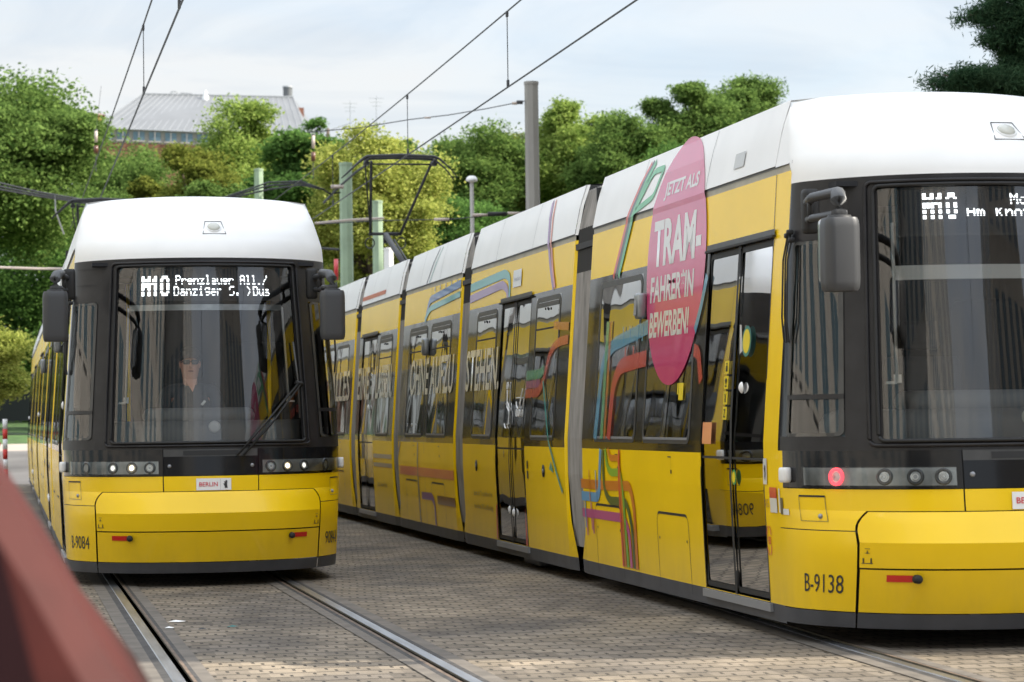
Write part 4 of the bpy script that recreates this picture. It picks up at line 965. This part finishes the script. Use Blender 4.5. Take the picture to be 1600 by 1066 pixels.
# street lamp with a dome
tp = at(737, 282, 58); b = thing('street_lamp', 'slim grey lamp post with a white dome head behind the long tram', 'street lamp', (tp.x, 58, 0))
m_ = MB(); m_.lathe([(.07, 0), (.045, tp.z)], LAMPP, n=10); m_.build('post', b)
m_ = MB(); m_.lathe([(.0, tp.z-.06), (.06, tp.z-.04), (.13, tp.z-.02), (.14, tp.z+.01), (.12, tp.z+.06), (.07, tp.z+.10), (0, tp.z+.11)], WPL, n=16); m_.build('lamp_head', b)
def span(pixels, Y, r, m, label, group='cross wires of the overhead line', blobs=()):
    b = MB(); b.tube([at(x, y, Y if not isinstance(Y, (list, tuple)) else Y[i]) for i, (x, y) in enumerate(pixels)], r, m, 5)
    for (x, y, L_, rr_, mm_) in blobs:
        p = at(x, y, Y if not isinstance(Y, (list, tuple)) else Y[0]); b.tube([p-Vector((L_/2, 0, 0)), p+Vector((L_/2, 0, 0))], rr_, mm_, 8)
    return tag(b.build('span_wire'), label, 'wire', group)
span([(820, 158), (760, 170), (700, 180), (640, 187), (560, 200), (480, 207)], 49, .010, CABLE, 'thin span wire running left from the top of the grey pole', blobs=((812, 160, .12, .04, CABLE), (804, 161.5, .1, .03, INSW), (668, 184, .12, .02, INSW)))
span([(500, 350), (590, 345), (700, 343), (800, 334), (822, 330)], 49, .010, CABLE, 'span wire with a black insulator crossing behind the lamp post', blobs=((777, 334.5, .38, .045, RUB), (750, 336, .3, .03, INSW), (803, 333.5, .25, .03, INSW), (690, 343, .3, .03, INSW)))
span([(492, 349), (545, 344), (600, 341)], 60, .03, INSW, 'pinkish bracket tube crossing the tall green pole')
span([(505, 318), (530, 292), (555, 270), (572, 258)], 60, .03, CABLE, 'dark bracket arm reaching from the green pole up to the pantograph', blobs=((527, 292, .3, .05, INSW),))
for i, dy in enumerate((0, 6, 11)):
    span([(-60, 276+dy), (0, 286+dy*.9), (60, 300+dy*.6), (140, 314+dy*.4), (250, 318), (350, 312-dy*.3), (420, 296-dy), (470, 289-dy*.5), (505, 296), (515, 303), (532, 301)], 60, .022, CABLE, ['upper', 'middle', 'lower'][i]+' strand of the dark cable bundle above the left tram')
span([(-60, 416), (0, 418), (60, 420), (128, 420)], 60, .03, INSW, 'pinkish tube crossing behind the left mirror of the left tram')
span([(86, 305), (87, 330), (94, 350), (100, 366)], 60, .02, SILV, 'short grey cable hanging from the bundle at the left')
span([(470, 388), (500, 388), (530, 390)], 60, .03, CABLE, 'dark cross arm beside the tall green pole', blobs=())
for px, ya, yb in ((150, 205, 240), (489.5, 212, 252)):
    b = MB(); p0 = at(px, ya, 75); p1 = at(px, yb, 75); p2 = at(px, yb+28, 75)
    b.tube([p1, p2], .012, CABLE, 5); b.tube([p0, p0*.5+p1*.5], .05, INSW, 8); b.tube([p0*.35+p1*.65, p1], .07, INS, 8); b.tube([p0+Vector((-.05, 0, .02)), p0+Vector((.05, 0, .02))], .03, CABLE, 6)
    b.tube([p0, at(px+(8 if px < 300 else 60), ya-(70 if px < 300 else 20), 75)], .006, CABLE, 5)
    tag(b.build('insulator'), f'slim brown and white insulator hanging against the trees at the {"left" if px < 300 else "middle"}', 'insulator', 'hanging insulators')
# red and white signal things low between trams
b = MB(); p = at(525, 405, 66); b.tube([p, p-Vector((0, 0, .55))], .06, film('signal red', (.6, .03, .04)), 8); b.tube([p-Vector((0, 0, .6)), Vector((p.x, p.y, gz(0, 66)))], .03, CABLE, 6)
tag(b.build('track_signal'), 'small red signal on a thin post left of the tall green pole', 'signal')

# ------------------------------------------------------------------ trees
def leaf_mat(name, c0, c1, tr=.45):
    m = bpy.data.materials.new(name); m.use_nodes = True; t = m.node_tree; t.nodes.clear()
    o = t.nodes.new('ShaderNodeOutputMaterial'); d = t.nodes.new('ShaderNodeBsdfDiffuse'); tl = t.nodes.new('ShaderNodeBsdfTranslucent'); mi = t.nodes.new('ShaderNodeMixShader')
    g = t.nodes.new('ShaderNodeNewGeometry'); n = t.nodes.new('ShaderNodeTexNoise'); n.inputs['Scale'].default_value = 1.1; n.inputs['Detail'].default_value = 6; n.inputs['Roughness'].default_value = .7
    t.links.new(g.outputs['Position'], n.inputs[0])
    ad = t.nodes.new('ShaderNodeMath'); ad.operation = 'MULTIPLY_ADD'; ad.inputs[1].default_value = .5; t.links.new(g.outputs['Random Per Island'], ad.inputs[0]); t.links.new(n.outputs[0], ad.inputs[2])
    r_ = t.nodes.new('ShaderNodeValToRGB'); e = r_.color_ramp.elements; e[0].position = .5; e[0].color = (*c0, 1); e[1].position = 1.0; e[1].color = (*c1, 1)
    t.links.new(ad.outputs[0], r_.inputs[0]); t.links.new(r_.outputs[0], d.inputs[0]); t.links.new(r_.outputs[0], tl.inputs[0]); mi.inputs[0].default_value = tr
    t.links.new(d.outputs[0], mi.inputs[1]); t.links.new(tl.outputs[0], mi.inputs[2]); t.links.new(mi.outputs[0], o.inputs[0]); return m
LM = dict(dark=leaf_mat('leaf dark green', (.045, .10, .025), (.15, .27, .065)), mid=leaf_mat('leaf mid green', (.055, .105, .025), (.21, .31, .08)),
          light=leaf_mat('leaf light green', (.11, .18, .035), (.38, .48, .12)), yellow=leaf_mat('leaf yellow green', (.17, .22, .04), (.52, .54, .14)),
          olive=leaf_mat('leaf olive', (.08, .11, .02), (.27, .29, .06)), pine=leaf_mat('needle', (.03, .07, .035), (.09, .16, .08)))
BARK = mat('bark', (.10, .075, .055), .9, noise=(5, .35), streak=(1, 1, .25))
def tree(name, label, base, H, Rw, Rz, zc, kind, leaf=.14, lobes=26, clumps=26, leaves=46, seed=1, droop=0, group='trees along the back of the square', flat=1.0):
    """trunk with limbs and a crown of leaf sprays spread through many uneven lobes"""
    rg = np.random.default_rng(seed); T = thing(name, label, 'tree', base, group)
    c0 = np.array([0, 0, zc]); L = []
    while len(L) < lobes:
        v = rg.normal(size=3); v /= np.linalg.norm(v); rr = rg.uniform(.2, 1.0)**.6
        if v[2] < -.5 and rg.random() < .6: continue
        p = c0+v*np.array([Rw, Rw, Rz])*rr*.90; L.append((p, rg.uniform(.20, .36)*min(Rw, Rz)*(1.2-.3*rr)))
    tr = MB(); tr.tube([(0, 0, 0), (.05, 0, zc*.35), (-.05, .04, zc*.8), (0, 0, zc+Rz*.5)], [H*.028, H*.02, H*.014, H*.005], BARK, 8)
    for p, r_ in L[::2]:
        st = Vector((0, 0, max(.6, zc-Rz*.75)+rg.uniform(0, Rz*.7))); e_ = Vector(p); mid_ = st*.5+e_*.5+Vector((0, 0, .15*Rz*rg.random()))
        tr.tube([st, mid_, e_], [H*.010, H*.006, .015], BARK, 5)
    tr.build('trunk', T)
    P = []; 
    for p, r_ in L:
        n = int(clumps*rg.uniform(.7, 1.3)); d = rg.normal(size=(n, 3)); d /= np.linalg.norm(d, axis=1)[:, None]
        cc = p+d*r_*(rg.uniform(.2, 1.25, size=(n, 1))**.6)*np.array([1.15, 1.15, .85*flat]); cc[:, 2] -= droop*rg.random(n)
        k = int(leaves*2.2); cs = r_*.40
        q = cc[:, None, :]+rg.normal(size=(n, k, 3))*cs*np.array([1, 1, .55*flat]); P.append(q.reshape(-1, 3))
    P = np.concatenate(P); n = len(P)
    a = rg.normal(size=(n, 3)); a[:, 2] *= .5; a /= np.linalg.norm(a, axis=1)[:, None]
    c = rg.normal(size=(n, 3)); c[:, 2] += .6; bb = np.cross(a, c); bb /= np.linalg.norm(bb, axis=1)[:, None]
    sz = leaf*.66*rg.uniform(.6, 1.3, size=(n, 1)); a = a*sz*.75; bb = bb*sz*.42
    V = np.stack([P-a, P+bb, P+a, P-bb], 1).reshape(-1, 3).astype(np.float32)
    me = bpy.data.meshes.new('crown'); me.vertices.add(4*n); me.vertices.foreach_set('co', V.ravel()); me.loops.add(4*n); me.loops.foreach_set('vertex_index', np.arange(4*n, dtype=np.int32))
    me.polygons.add(n); me.polygons.foreach_set('loop_start', np.arange(0, 4*n, 4, dtype=np.int32)); me.polygons.foreach_set('loop_total', np.full(n, 4, dtype=np.int32))
    me.update(calc_edges=True); me.materials.append(LM[kind]); o = bpy.data.objects.new('crown', me); col.objects.link(o); o.parent = T
    return T
def tree_px(label, px, ptop, pbot, hw, Y, kind, seed, name='tree', **kw):
    """crown centred at photo column px between rows ptop..pbot, half width hw pixels, at distance Y"""
    t_ = at(px, ptop, Y); b_ = at(px, pbot, Y); s = FPX/(Y*.98+t_.x*.19); g = gz(t_.x, Y)
    Rz = (t_.z-b_.z)/2*1.04; hw *= 1.1; return tree(name, label, (t_.x, Y, g), t_.z-g, hw/s, Rz, (t_.z+b_.z)/2-g, kind, seed=seed, **kw)
tree_px('big dense green tree at the left edge, leaning over the left tram', -40, 100, 470, 215, 84, 'mid', 11, 'broadleaf_tree', leaf=.16, lobes=52, clumps=34, leaves=52, flat=.7)
tree_px('dark green tree in shade behind the left tram side', 70, 330, 690, 150, 92, 'dark', 12, 'broadleaf_tree', lobes=34)
tree_px('small bright yellow green tree at the left edge by the fence', -22, 468, 668, 66, 66, 'yellow', 13, 'small_tree', leaf=.09, lobes=22, clumps=26, leaves=50)
tree_px('narrow yellow green tree just above the left tram roof', 225, 252, 470, 34, 86, 'olive', 14, 'small_tree', leaf=.12, lobes=16)
tree_px('olive green tree below the metal roof', 300, 224, 480, 80, 95, 'olive', 15, 'broadleaf_tree', lobes=30)
tree_px('light green tree in front of the right half of the metal roof', 385, 164, 420, 92, 97, 'light', 16, 'broadleaf_tree', lobes=34, clumps=30)
tree_px('dark green maple between the metal roof and the yellow green tree', 462, 195, 470, 75, 90, 'dark', 17, 'broadleaf_tree', lobes=30, leaf=.18)
tree_px('mid green bush-like tree behind the left tram roof', 330, 280, 520, 80, 82, 'mid', 18, 'broadleaf_tree', lobes=24)
tree_px('wispy dark tree top against the sky right of the brick chimney', 512, 160, 330, 42, 104, 'dark', 19, 'broadleaf_tree', lobes=14, clumps=12, leaves=30)
tree_px('bright yellow green lime tree behind the raised pantograph', 580, 208, 480, 98, 78, 'yellow', 20, 'lime_tree', leaf=.12, lobes=52, clumps=34, leaves=54)
tree_px('dark green tree filling the gap behind the lime tree', 640, 185, 480, 75, 106, 'dark', 21, 'broadleaf_tree', lobes=30)
tree_px('mid green tree behind the domed street lamp', 735, 183, 470, 88, 96, 'mid', 22, 'broadleaf_tree', lobes=40, clumps=30)
tree_px('dark green tree low behind the long tram roof', 720, 280, 520, 90, 88, 'dark', 23, 'broadleaf_tree', lobes=30)
tree_px('olive green tree left of the grey pole', 790, 190, 420, 55, 99, 'olive', 24, 'broadleaf_tree', lobes=24)
tree_px('tall light green tree right of the grey pole', 893, 146, 420, 72, 98, 'light', 25, 'broadleaf_tree', lobes=38, clumps=30)
tree_px('dark green tree between the light green tree and the tallest crown', 975, 178, 420, 80, 94, 'mid', 26, 'broadleaf_tree', lobes=34)
tree_px('broad green tree, left of the two round crowns above the long tram', 1075, 122, 420, 78, 97, 'mid', 27, 'broadleaf_tree', lobes=70, clumps=30, flat=.8)
tree_px('broad green tree, rightmost round crown above the long tram', 1168, 108, 400, 72, 99, 'mid', 28, 'broadleaf_tree', lobes=70, clumps=30)
tree_px('dark low tree behind the white roof of the long tram', 1110, 220, 460, 130, 90, 'dark', 29, 'broadleaf_tree', lobes=34)
tree_px('green tree far back filling the row behind the left tram', 180, 236, 480, 120, 110, 'mid', 30, 'broadleaf_tree', lobes=30)
tree_px('dark back row tree behind the grey pole', 850, 215, 480, 120, 112, 'dark', 31, 'broadleaf_tree', lobes=30)
tree_px('dark back row tree behind the green poles', 560, 235, 520, 120, 112, 'dark', 32, 'broadleaf_tree', lobes=30)
# pine at the right edge: long branches with needle tufts
def pine(px, ybr, Y, seed):
    rg = np.random.default_rng(seed); base = at(1690, 600, Y); T = thing('pine_tree', 'dark pine with long needled branches at the upper right corner', 'tree', (base.x, Y, 0))
    tr = MB(); topz = at(1690, -160, Y).z; tr.tube([(0, 0, 0), (.1, 0, topz*.5), (0, 0, topz)], [.3, .22, .06], BARK, 8); P = []
    def branch(e, sp, thick, n):
        st = Vector((0, 0, e.z-.25)); tr.tube([st, st*.5+e*.5+Vector((0, 0, .12)), e], [thick, thick*.6, .012], BARK, 5)
        for i in range(n):
            t = rg.uniform(.2, 1)**.8; c = st*(1-t)+e*t; w = sp*(1.15-t*.8)*1.0
            P.append(np.array(c)[None]+rg.normal(size=(1, 3))*np.array([w, w, w*.35])+rg.normal(size=(90, 3))*.075)
    s = Y*.98+base.x*.19
    for (x, y, sp, n) in ((1512, 24, .22, 60), (1545, 58, .28, 80), (1575, 85, .25, 60), (1560, 10, .35, 70), (1600, 40, .4, 90), (1450, 133, .14, 40), (1475, 118, .2, 70), (1520, 118, .24, 90), (1570, 110, .28, 90), (1620, 120, .3, 90), (1610, -30, .4, 90), (1500, 130, .2, 60)):
        e = at(x, y, Y+rg.uniform(-.6, .6))-Vector((base.x, Y, 0)); branch(e, sp*1.0, .05, n)
    for k in range(26):
        z = rg.uniform(3, topz); a = rg.uniform(-1.2, 1.6); l = (1-z/(topz*1.15))*3.2+.6; branch(Vector((l*math.cos(a), l*math.sin(a), z)), .35, .05, 60)
    tr.build('trunk', T); P = np.concatenate(P); n = len(P)
    a = rg.normal(size=(n, 3)); a /= np.linalg.norm(a, axis=1)[:, None]; c = rg.normal(size=(n, 3)); bb = np.cross(a, c); bb /= np.linalg.norm(bb, axis=1)[:, None]
    a *= .055; bb *= .009; V = np.stack([P-a, P+bb, P+a, P-bb], 1).reshape(-1, 3).astype(np.float32)
    me = bpy.data.meshes.new('crown'); me.vertices.add(4*n); me.vertices.foreach_set('co', V.ravel()); me.loops.add(4*n); me.loops.foreach_set('vertex_index', np.arange(4*n, dtype=np.int32))
    me.polygons.add(n); me.polygons.foreach_set('loop_start', np.arange(0, 4*n, 4, dtype=np.int32)); me.polygons.foreach_set('loop_total', np.full(n, 4, dtype=np.int32))
    me.update(calc_edges=True); me.materials.append(LM['pine']); o = bpy.data.objects.new('crown', me); col.objects.link(o); o.parent = T
pine(1690, 0, 36, 5)

# ------------------------------------------------------------------ buildings far behind
ZINC = mat('standing seam zinc roof', (.125, .13, .135), .5, noise=(.4, .10)); BRK = mat('brick', (.24, .10, .065), .85, noise=(1.5, .2)); BPANE = mat('office glass', (.10, .16, .20), .1); BW = mat('pale render', (.36, .32, .30), .8); SEAM = mat('seam', (.24, .25, .26), .5)
Yb = 230
def A(px, py, dy=0): return at(px, py, Yb+dy)
T = thing('building', 'building with a long grey standing seam roof rising above the trees', 'building', (A(300, 225).x, Yb, 2))
o_ = Vector((A(300, 225).x, Yb, 2)); V_ = lambda px, py, dy=0: A(px, py, dy)-o_
b = MB(); b.add([V_(150, 199), V_(480, 212), V_(458, 152, 9), V_(222, 147, 9)], [(0, 1, 2, 3)], ZINC); b.add([V_(135, 206, 14), V_(150, 199), V_(222, 147, 9), V_(222, 147, 16)], [(0, 1, 2, 3)], ZINC)
b.add([V_(480, 212), V_(500, 212, 25), V_(458, 152, 16), V_(458, 152, 9)], [(0, 1, 2, 3)], ZINC); b.add([V_(222, 147, 9), V_(458, 152, 9), V_(458, 152, 16), V_(222, 147, 16)], [(0, 1, 2, 3)], ZINC)
for i in range(30):
    t = i/29; p0 = V_(150+330*t, 199+13*t, -.06); p1 = V_(222+236*t, 147+5*t, 8.9); b.tube([p0, p1], .035, SEAM, 4)
for i in range(5):
    t = (i+1)/6; b.tube([V_(135+15*t, 206-7*t, 14*(1-t)-.06), V_(222, 147, 9+4*(1-t)-.1)], .035, SEAM, 4)
b.tube([V_(222, 147, 8.9), V_(458, 152, 8.9)], .12, SEAM, 5); r_ = b.build('roof', T)
c = MB(); c.lathe([(.45, 0), (.45, 2.6)], ZINC, V_(450, 178, 12), None, 16); c.lathe([(.5, 2.5), (.5, 2.65), (0, 2.65)], SEAM, V_(450, 178, 12), None, 16); c.build('flue', r_)
c = MB(); p = V_(468, 196, 14); c.box((p.x, p.y, p.z+.2), (.75, 1.2, 2.9), BRK); c.build('chimney', r_)
c = MB(); c.lathe([(.32, 0), (.3, .5), (.18, .7), (.18, 1.0)], WPL, V_(321, 160, 8), None, 12); c.tube([V_(321, 153, 8), V_(321, 140, 8)], .04, WPL, 5); c.build('vent', r_)
c = MB(); c.tube([V_(272+8*math.cos(R(a))*.7, 147-4*math.sin(R(a)), 9) for a in range(0, 181, 20)], .05, SEAM, 5); c.tube([V_(282, 146, 9), V_(300, 147, 9)], .10, SEAM, 5); c.build('roof_equipment', r_)
b = MB(); b.add([V_(150, 200, .4), V_(480, 213, .4), V_(480, 640, .4), V_(150, 640, .4)], [(0, 1, 2, 3)], BW); b.add([V_(137, 206, 14), V_(150, 200, .4), V_(150, 640, .4), V_(137, 640, 14)], [(0, 1, 2, 3)], BW)
b.add([V_(150, 222, .3), V_(480, 234, .3), V_(480, 640, .3), V_(150, 640, .3)], [(0, 1, 2, 3)], BRK); b.add([V_(480, 213, .4), V_(500, 213, 25), V_(500, 640, 25), V_(480, 640, .4)], [(0, 1, 2, 3)], BW); b.build('wall', T)
for i in range(13):
    xa = 158+i*25; b = MB(); y0_, y1_ = 203+(xa-150)*.04, 217+(xa-150)*.04
    b.add([V_(xa, y0_, .2), V_(xa+18, y0_+.7, .2), V_(xa+18, y1_+.7, .2), V_(xa, y1_, .2)], [(0, 1, 2, 3)], BPANE)
    b.tube([V_(xa+9, y0_, .1), V_(xa+9, y1_, .1)], .05, BW, 4); b.tube([V_(xa-1, y1_+1, .1), V_(xa+19, y1_+1.7, .1)], .09, BW, 4); b.build('window', T)
# little pale house with an ochre top behind the left tree
OCH = mat('ochre render', (.75, .42, .12), .8); T = thing('house', 'small white house with an ochre gable band behind the left tree', 'house', (at(135, 225, 260).x, 260, 2)); o_ = Vector((at(135, 225, 260).x, 260, 2))
V2 = lambda px, py, dy=0: at(px, py, 260+dy)-o_
b = MB(); p = V2(140, 200); h_ = p.z; b.box((p.x, 2, h_/2), (2.1, 4, h_), BW); b.build('wall', T)
b = MB(); b.box((p.x-.1, 1.9, h_+.75), (3.0, 4.4, .75), OCH); b.build('gable_band', T); b = MB(); b.add([(p.x-1.8, -.5, h_+1.1), (p.x+1.6, -.5, h_+1.3), (p.x+1.6, 4.3, h_+1.3), (p.x-1.8, 4.3, h_+1.1), (p.x+.6, 2, h_+1.75), (p.x-.8, 2, h_+1.75)], [(0, 1, 4, 5), (2, 3, 5, 4), (1, 2, 4), (3, 0, 5)], BRK); b.build('roof', T)
# antennas on a distant roof
for px, top in ((547, 158), (588, 150)):
    T = at(px, 200, 200); b = MB(); p1 = at(px, top, 200); b.tube([T, p1], .022, SEAM, 4)
    for k in range(3): q = at(px, top+4+k*6, 200); b.tube([q-Vector((.6-.1*k, 0, 0)), q+Vector((.6-.1*k, 0, 0))], .015, SEAM, 4)
    b.tube([T, Vector((T.x, 200, 2))], .05, SEAM, 4)
    tag(b.build('antenna'), 'thin rooftop antenna against the sky, ' + ('left one of the pair' if px == 547 else 'right and taller one of the pair'), 'antenna', 'distant antennas')

# ------------------------------------------------------------------ left edge: fence, barrier, hedge
DARKF = mat('dark fence', (.012, .016, .014), .7)
T = thing('fence', 'long dark wire fence at the top of the grass bank, left edge', 'fence', (-6, 84, gz(0, 84)))
b = MB(); b.box((0, 0, .75), (24, .06, 1.0), DARKF); b.build('mesh_panel', T)
for i in range(12): b = MB(); b.box((-11.5+i*2.1, -.06, .75), (.07, .07, 1.5), DARKF); b.build('post', T)
T = thing('railing', 'low grey metal railing in front of the grass at the left', 'railing', (-2.3, 70, gz(0, 70)))
for i in range(5):
    b = MB(); b.tube([(-3.0+i*1.6, 0, 0), (-3.0+i*1.6, 0, .62)], .05, FRM); b.build('post', T)
b = MB(); b.tube([(-3.2, 0, .55), (3.6, 0, .55)], .02, FRM); b.build('rail', T)
WR = mat('barrier red', (.6, .04, .03), .5)
p = at(8, 690, 56); T = thing('barrier_post', 'red and white striped barrier post at the left edge', 'barrier', (p.x, 56, 0))
zt = at(8, 655, 56).z; b = MB()
for i in range(7): b.tube([(0, 0, zt*i/7), (0, 0, zt*(i+1)/7)], .055, WR if i % 2 else WPL, 8)
b.build('post', T); b = MB()
for i in range(4): b.tube([(-.1-.3*i, 0, zt-.55+.12*i), (-.4-.3*i, 0, zt-.43+.12*i)], .04, WPL if i % 2 else WR, 6)
b.build('arm', T)

# ------------------------------------------------------------------ red car close to the camera, thrown out of focus
CRED = mat('red car paint', (.062, .012, .009), .6, spec=.15, noise=(6, .2)); CGL = mat('car glass dark', (.016, .006, .007), .6, spec=.05); CT = mat('tyre', (.02, .02, .02), .8)
T = thing('parked_car', 'blurred dark red hatchback close to the camera at the lower left', 'car', (-1.625, 2.75, 0))
# outline (x forward is -X); local x from rear (1.9) to front (-1.9)
low = [(1.90, .35), (1.94, .60), (1.90, .86), (1.82, .97), (1.0, .98), (-.6, .96), (-1.5, .86), (-1.88, .72), (-1.95, .5), (-1.90, .28), (1.85, .28)]
up = [(1.84, .965), (1.747, 1.085), (1.682, 1.20), (1.635, 1.275), (1.59, 1.35), (1.50, 1.42), (1.38, 1.465), (1.15, 1.50), (.3, 1.52), (-.15, 1.46), (-.85, .965)]
def slab(b, prof, y0, y1, ins, m, zref=.9):
    n = len(prof); rows = []
    for y, k in ((y0, 1), (y0+.05, 0), (y1-.05, 0), (y1, 1)):
        rows.append([(x*(1-.02*k), y+(ins*max(0, z-zref)*(1 if y < (y0+y1)/2 else -1)), z-(.02*k if z > .5 else -.02*k)) for x, z in prof])
    for a_, c_ in zip(rows, rows[1:]): b.add(a_+c_, [(i, (i+1) % n, n+(i+1) % n, n+i) for i in range(n)], m, True)
    b.add(rows[0], [tuple(range(n))[::-1]], m); b.add(rows[-1], [tuple(range(n))], m)
b = MB(); slab(b, low, 0, 1.7, 0, CRED); slab(b, up, .03, 1.67, .42, CRED, .96); b.build('body', T)
def gp(x, z, y=0): return (x, y+.42*max(0, z-.96)+.03-.006, z)
b = MB(); b.add([gp(1.665, 1.045), gp(1.62, 1.223), gp(1.57, 1.30), gp(1.46, 1.37), gp(.72, 1.44), gp(.72, 1.02)], [(0, 1, 2, 3, 4, 5)], CGL); b.build('side_window', T)
b = MB(); b.add([gp(.64, 1.02), gp(.64, 1.44), gp(-.10, 1.40), gp(-.68, 1.0)], [(0, 1, 2, 3)], CGL); b.build('side_window', T)
b = MB(); b.add([(1.738, .40, 1.10), (1.738, 1.30, 1.10), (1.635, 1.25, 1.275), (1.635, .45, 1.275)], [(0, 1, 2, 3)], CGL); b.build('rear_window', T)
b = MB(); b.add([(-.87, .14, .975), (-.87, 1.56, .975), (-.19, 1.42, 1.44), (-.19, .28, 1.44)], [(0, 1, 2, 3)], CGL); b.build('windscreen', T)
for x in (1.25, -1.25):
    for y in (.08, 1.62):
        b = MB(); rot = Matrix.Rotation(R(90 if y < 1 else -90), 3, 'X'); b.lathe([(.20, .10), (.30, .10), (.32, .06), (.32, -.1)], CT, (x, y, .32), rot, 24); o = b.build('wheel', T)
        b = MB(); b.lathe([(0, .085), (.19, .09), (.205, .098)], SILV, (x, y, .32), rot, 20); b.build('rim', o)
for y in (.12, 1.58): b = MB(); b.rbox((1.87, y, .80), (.08, .16, .22), REDR, .03); b.build('tail_light', T)

# ------------------------------------------------------------------ unseen buildings beside (added) and behind the camera (they shade the square and mirror in the glass)
FAC = mat('facade render', (.46, .41, .35), .85, noise=(.5, .1)); FAC2 = mat('facade render grey', (.42, .40, .37), .85, noise=(.5, .1)); SILL = mat('sill stone', (.4, .38, .34), .8)
def facade(b, wb, p0, p1, H, nfl, pitch, m):
    """wall from p0 to p1 with rows of windows set into it"""
    p0, p1 = Vector(p0), Vector(p1); L_ = (p1-p0).length; d = (p1-p0)/L_; n = Vector((d.y, -d.x, 0)); k = max(1, int(L_/pitch)); w_ = L_/k; fh = H/nfl
    b.add([p0, p1, p1+Vector((0, 0, H)), p0+Vector((0, 0, H))], [(0, 1, 2, 3)], m)
    for f_ in range(nfl):
        for i in range(k):
            c_ = p0+d*(w_*(i+.5))+Vector((0, 0, fh*(f_+.55))); hw_, hh_ = w_*.24, fh*.33
            wb.add([c_+d*a+Vector((0, 0, z_))+n*.03 for a, z_ in ((-hw_, -hh_), (hw_, -hh_), (hw_, hh_), (-hw_, hh_))], [(0, 1, 2, 3)], BPANE)
            wb.add([c_+d*a+Vector((0, 0, z_))+n*.06 for a, z_ in ((-.03, -hh_), (.03, -hh_), (.03, hh_), (-.03, hh_))], [(0, 1, 2, 3)], SILL)
            b.add([c_+d*a+Vector((0, 0, -hh_-.12+z_))+n*t_ for a, z_, t_ in ((-hw_*1.15, 0, .14), (hw_*1.15, 0, .14), (hw_*1.15, .1, .14), (-hw_*1.15, .1, .14))], [(0, 1, 2, 3)], SILL)
def block(label, corners, H, nfl, pitch, m):
    T = thing('apartment_block', label, 'building'); b = MB(); wb = MB(); n = len(corners)
    for i in range(n): facade(b, wb, (*corners[i], 0), (*corners[(i+1) % n], 0), H, nfl, pitch, m)
    b.build('wall', T); wb.build('windows', T)['kind'] = 'stuff'
    r_ = MB(); r_.add([(x, y, H+.02) for x, y in corners], [tuple(range(n))], SEAM); r_.build('roof', T)
block('unseen brown block added right of the long tram to shade the square', [(15.6, 10.9), (50, 10.9), (50, 64), (27.6, 64)], 26, 7, 3.2, FAC)  # added out of view, footprint shaped so its shadow covers the trams
block('grey apartment block behind the camera on the left', [(-40, -46), (-4.5, -46), (-4.5, -7), (-40, -7)], 24, 7, 1.7, FAC2)
block('brown corner house behind the camera on the right', [(12.5, -34), (21, -34), (21, -15), (12.5, -15)], 21, 6, 1.7, FAC)

block('unseen long pale row added left of the trams for reflections', [(-34, -6), (-12, -6), (-12, 34), (-34, 34)], 17, 5, 2.6, FAC2)  # added out of view to give the cab corner windows something to mirror
